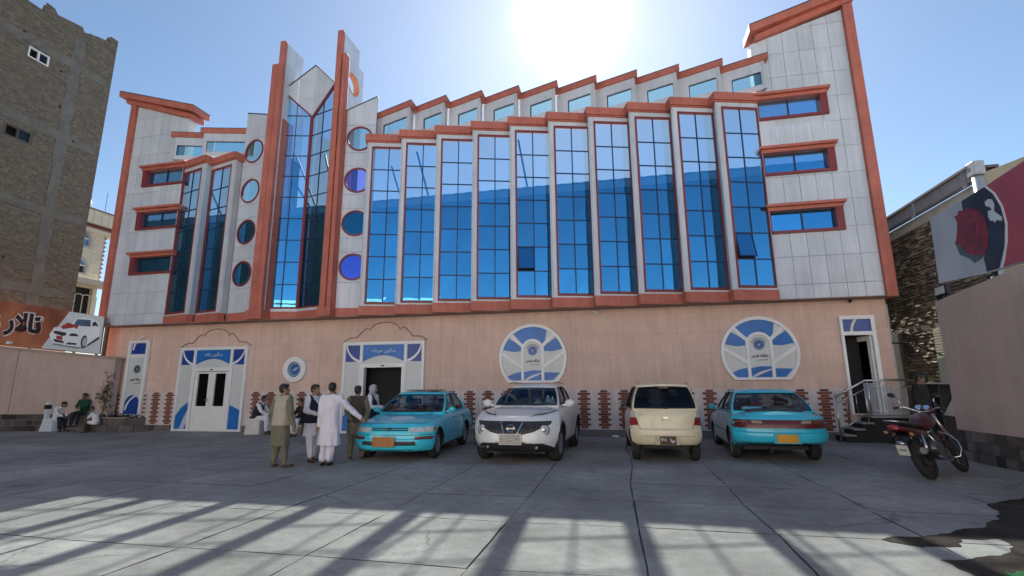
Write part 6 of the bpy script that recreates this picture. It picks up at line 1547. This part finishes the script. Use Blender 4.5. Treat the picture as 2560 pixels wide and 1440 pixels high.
# seated ones
SEAT = dict(pel=(0, .02, .52), chest=(0, -.08, .86), neck=(0, -.16, 1.06), head=(0, -.24, 1.18), sh=(.175, -.13, 1.0), el=(.22, -.26, .78), wr=(.08, -.44, .64), kn=(.12, -.42, .54), an=(.11, -.44, .09), toe=(.12, -.60, .03))
person('seated boy in white with dark waistcoat leaning forward on white covered stool', (-11.78, 14.75, 0), R(100), 1.62, C_WHITE, C_LAV, C_NAVY, SEAT, seated=True, skin=SKIN2)
person('seated person in a dark waistcoat mostly hidden behind the boy in beige', (-9.85, 14.55, 0), R(-20), 1.5, C_BLACK, C_WHITE, C_NAVY, SEAT, seated=True)
person('boy in white leaning forward on the white covered chair at the far left', (-20.05, 14.75, 0), R(82), 1.42, C_WHITE, C_NAVY, None, dict(SEAT, head=(0, -.30, 1.13)), seated=True, headpitch=R(20), skin=SKIN2)
person('boy in a green top sitting up against the left wall', (-18.98, 14.80, 0), R(10), 1.45, C_GREEN, C_NAVY, None, dict(SEAT, pel=(0, .06, .80), chest=(0, .02, 1.12), neck=(0, -.01, 1.32), head=(0, -.06, 1.45), sh=(.18, 0, 1.27), el=(.22, -.12, 1.03), wr=(.03, -.24, .97), kn=(.12, -.36, .72), an=(.12, -.36, .30), toe=(.12, -.52, .24)), seated=True, skin=SKIN2)
person('small child in a white shirt sitting on the planter edge with dark trousers', (-17.95, 14.48, 0), R(-75), 1.12, C_WHITE, C_BROWN, None, dict(SEAT, head=(0, -.28, 1.22)), seated=True, headpitch=R(25), short=True, skin=SKIN2)

# ---------------------------------------------------------------- seats
COVER = mat('white_chair_cover', (.62, .66, .70), .85, .07, 4, bump=.2, bscale=30)
t = thing('covered_chair', 'banquet chair in a white cloth cover with a black sash across its back, far left', 'chair', (-20.15, 14.75, 0), R(88))
b = MB()
rows = [(-.27, -.30, .27, .30, 0.01), (-.24, -.26, .24, .26, .25), (-.225, -.24, .225, .235, .46)]
b.loft([[Vector((x, y, z)) for x, y in ((x0, y0), ((x0+x1)/2, y0-.02), (x1, y0), (x1+.01, (y0+y1)/2), (x1, y1), ((x0+x1)/2, y1+.02), (x0, y1), (x0-.01, (y0+y1)/2))] for x0, y0, x1, y1, z in rows])
build('seat_cover', b, COVER, t, True, smooth=50)
b = MB(); b.loft([[Vector((x, y, z)) for x, y in ((-w_, y0), (w_, y0), (w_, y0+.09), (-w_, y0+.09))] for w_, y0, z in ((.22, .15, .44), (.205, .19, .75), (.195, .21, .96), (.16, .225, 1.02), (.1, .235, 1.035))]); build('back_cover', b, COVER, t, True, bevel=.02)
b = MB(); b.loft([[Vector((x, y, z)) for x, y in ((-w_, y0), (w_, y0), (w_, y0+.115), (-w_, y0+.115))] for w_, y0, z in ((.214, .184, .78), (.208, .196, .93))]); build('sash', b, C_BLACK, t, True)
t = thing('covered_stool', 'low white cloth covered stool under the seated boy by the dado wall', 'stool', (-11.76, 14.76, 0), R(100))
b = MB(); b.loft([[Vector((x*k, y*k, z)) for x, y in ((-.24, -.22), (0, -.23), (.24, -.22), (.25, 0), (.24, .22), (0, .23), (-.24, .22), (-.25, 0))] for k, z in ((1.1, 0.01), (1.03, .2), (1, .44), (.9, .47))]); build('cover', b, mat('cream_cover', (.58, .57, .52), .85, .08, 4), t, True, smooth=50)
t = thing('stool', 'plain dark stool mostly hidden behind the boy in beige', 'stool', (-9.9, 14.62, 0))
b = MB(); b.box(-.2, -.2, .40, .2, .2, .44); build('seat', b, TRIM, t, True)
for x in (-.16, .16):
    for y in (-.16, .16): build('leg', MB().box(x-.02, y-.02, 0, x+.02, y+.02, .40), TRIM, t, True)
t = thing('plinth_seat', 'dark block against the left wall that the boy in green sits on', 'bench', (-18.98, 14.9, 0), R(8)); build('block', MB().box(-.3, -.1, 0, .3, .18, .70), PLINTH, t, True, bevel=.01)

# ================================================================ motorcycle
MRED = paint('dark_red_paint', (.075, .010, .010)); MBLK = mat('moto_black', (.018, .018, .02), .35, .1); ENG = mat('engine_metal', (.22, .21, .20), .45, .2, 12, metal=.8)
mv = Vector((5.86-4.62, 10.42-9.22, 0)); ang = math.atan2(mv.y, mv.x)
t = thing('motorcycle', 'dark red motorcycle with chrome crash bars leaning beside the right boundary wall', 'motorcycle', (4.66, 9.28, 0), ang)
LEAN = math.tan(R(19))
ML = Fr((0, 0, 0), (1, 0, 0), (0, 1, 0), (0, LEAN, 1))         # x forward, y left, z up along the lean
def wheel(x, r, tw, nm, par):
    F = Fr(ML(x, 0, r), (1, 0, 0), (0, LEAN*.98, .98), (0, -.98, LEAN*.98))
    b = MB(); k = 36; n = 10; vs = []
    b.tube([((r-tw)*math.cos(2*PI*i/k), (r-tw)*math.sin(2*PI*i/k), 0) for i in range(k)], tw, n, F, closed=True); w_ = build(nm, b, RUB, par, True, smooth=True)
    b = MB(); b.ring(circ(0, 0, r-tw*1.7, 30), circ(0, 0, r-tw*2.3, 30), -.022, .022, F); b.lathe([(.05, -.06), (.05, .06)], 16, F)
    for j in range(5):
        a = 2*PI*j/5; ca, sa = math.cos(a), math.sin(a); q = r-tw*2.1; b.prism([(ca*.03-sa*.022, sa*.03+ca*.022), (ca*q-sa*.014, sa*q+ca*.014), (ca*q+sa*.014, sa*q-ca*.014), (ca*.03+sa*.022, sa*.03-ca*.022)], -.015, .015, F)
    build('rim', b, mat('moto_rim', (.10, .09, .08), .5, metal=.5), w_, True, smooth=40)
    b = MB(); b.lathe([(.11, .05), (.11, .055)], 20, F); build('brake_disc', b, ENG, w_, True)
wheel(0, .30, .058, 'wheel', t); wheel(1.30, .30, .045, 'wheel', t)
def tb(nm, pts, r_, m, n=8, par=None): b = MB(); b.tube(pts, r_, n, ML); return build(nm, b, m, par or t, True, smooth=True)
def bl(nm, c, r_, m, par=None): b = MB(); b.ball(c, r_, 14, 10, ML); return build(nm, b, m, par or t, True, smooth=True)
b = MB(); b.tube([(0, .09, .30), (.30, .10, .33)], .022, 6, ML); b.tube([(0, -.09, .30), (.42, -.10, .36)], .025, 6, ML); b.tube([(.42, 0, .36), (.40, 0, .62), (1.02, 0, .86)], .03, 6, ML); b.tube([(.42, 0, .34), (.95, 0, .36), (1.03, 0, .80)], .025, 6, ML); b.tube([(-.25, .08, .78), (.42, .09, .66)], .018, 6, ML); b.tube([(-.25, -.08, .78), (.42, -.09, .66)], .018, 6, ML)
build('frame', b, MBLK, t, True, smooth=True)
for y in (-.1, .1): tb('shock_absorber', [(.05, y, .34), (.14, y, .68)], .03, STEEL); tb('fork', [(1.30, y*.9, .30), (1.10, y*.9, .72), (1.02, y*.9, .95)], .024, STEEL)
b = MB(); b.ball((.62, 0, .42), (.16, .13, .14), 12, 8, ML); b.box(.44, -.12, .26, .78, .12, .42, ML)
for i in range(6): b.box(.60, -.085, .46+.03*i, .80, .085, .475+.03*i, ML)
build('engine', b, ENG, t, True, smooth=35)
b = MB(); b.loft([[ML(x, y_*math.cos(a), z+h_*math.sin(a)) for a in [2*PI*i/16 for i in range(16)]] for x, y_, h_, z in ((.42, .06, .05, .78), (.50, .12, .10, .80), (.68, .155, .13, .83), (.86, .14, .125, .86), (.98, .08, .08, .87), (1.02, .03, .03, .87))]); build('fuel_tank', b, MRED, t, True, smooth=True)
b = MB(); b.loft([[ML(x, y_*math.cos(a), z+h_*math.sin(a)) for a in [2*PI*i/14 for i in range(14)]] for x, y_, h_, z in ((-.30, .07, .03, .86), (-.22, .12, .045, .84), (.1, .14, .05, .80), (.38, .11, .05, .79), (.46, .05, .03, .80))]); build('seat', b, MBLK, t, True, smooth=True)
b = MB(); b.loft([[ML(x, y_*math.cos(a), z+h_*math.sin(a)) for a in [2*PI*i/14 for i in range(14)]] for x, y_, h_, z in ((-.42, .05, .03, .78), (-.34, .10, .055, .775), (-.05, .125, .07, .73), (.25, .125, .09, .68), (.45, .10, .09, .64))]); build('tail_cowl', b, MRED, t, True, smooth=True)
bl('tail_light', (-.43, 0, .785), (.045, .085, .045), RED)
for y in (-.17, .17): bl('indicator', (-.36, y, .70), (.03, .035, .025), AMB)
b = MB(); b.loft([[ML(x, y_*math.cos(a), z+h_*math.sin(a)) for a in [2*PI*i/12 for i in range(12)]] for x, y_, h_, z in ((-.20, .08, .05, .66), (-.38, .085, .06, .60), (-.48, .08, .03, .50))]); build('rear_mudguard', b, MBLK, t, True, smooth=True)
b = MB(); F = Fr(ML(-.50, 0, .46), (0, -1, 0), (.30, LEAN, .95), (-.95, 0, .30)); b.box(-.075, -.075, -.004, .075, .075, .004, F); pl = build('number_plate', b, mat('plate_cream', (.55, .52, .42), .5, .12, 10), t, True)
b = MB(); b.box(-.05, -.015, .004, .05, .015, .006, F); build('plate_mark', b, mat('plate_mark_grey', (.2, .2, .2), .5), pl, True)
b = MB(); b.box(-.13, .085, .004, .13, .10, .01, F); bl('plate_lamp', (-.46, 0, .56), (.03, .06, .03), STEEL)
tb('exhaust_pipe', [(.78, -.10, .36), (.62, -.16, .26), (.30, -.18, .30), (.12, -.185, .36)], .022, STEEL)
b = MB(); F = Fr(ML(-.30, -.19, .46), (0, 1, 0), (.25, 0, 1), (1, 0, -.22)); b.lathe([(.03, 0), (.05, .0), (.058, .02), (.062, .12), (.058, .38), (.035, .46)], 16, F); mf = build('silencer', b, mat('silencer_black', (.03, .03, .03), .4, metal=.5), t, True, smooth=40)
b = MB(); b.lathe([(.028, -.012), (.05, -.012), (.058, .008), (.05, .012)], 18, F); build('silencer_tip', b, CHROME, mf, True, smooth=40)
# handlebar, instruments, lamp, mirrors
tb('handlebar', [(.86, .36, 1.04), (.92, .24, 1.06), (1.0, .06, .98), (1.0, -.06, .98), (.92, -.24, 1.06), (.86, -.36, 1.04)], .013, CHROME)
for y in (-1, 1): tb('grip', [(.88, y*.29, 1.05), (.85, y*.38, 1.035)], .018, MBLK); tb('mirror_stem', [(.92, y*.22, 1.06), (.90, y*.27, 1.20), (.93, y*.30, 1.24)], .007, CHROME); bl('mirror', (.92, y*.33, 1.26), (.022, .06, .04), MBLK)
for y in (-.06, .06): 
    b = MB(); b.lathe([(.045, -.03), (.05, 0), (.045, .02), (0, .022)], 16, Fr(ML(1.03, y, 1.05), (0, 1, 0), (.6, 0, .8), (-.8, 0, .6))); build('gauge', b, CHROME, t, True, smooth=40)
bl('headlamp', (1.14, 0, .94), (.09, .09, .09), CHROME); bl('headlamp_cowl', (1.10, 0, 1.0), (.10, .12, .10), MRED)
b = MB(); b.loft([[ML(x, y_*math.cos(a), z+h_*math.sin(a)) for a in [2*PI*i/10 for i in range(10)]] for x, y_, h_, z in ((1.05, .05, .02, .52), (1.16, .07, .03, .60), (1.32, .07, .03, .63), (1.50, .06, .02, .55))]); build('front_mudguard', b, MRED, t, True, smooth=True)
for y in (-1, 1):
    tb('crash_bar', [(.98, y*.05, .66), (.97, y*.18, .62), (.94, y*.25, .54), (.92, y*.26, .42), (.88, y*.20, .30), (.80, y*.06, .26)], .014, CHROME); tb('footrest', [(.42, y*.08, .30), (.42, y*.24, .30)], .015, MBLK)
    tb('side_brace', [(.30, y*.14, .66), (.52, y*.16, .36)], .011, CHROME)
tb('grab_rail', [(-.05, .13, .84), (-.38, .12, .88), (-.44, 0, .89), (-.38, -.12, .88), (-.05, -.13, .84)], .012, CHROME)
tb('side_stand', [(.40, .08, .28), (.34, .30, .02-.06)], .013, MBLK)
tb('saddle_bag', [(-.12, .15, .74), (-.12, .20, .56)], .09, MBLK)
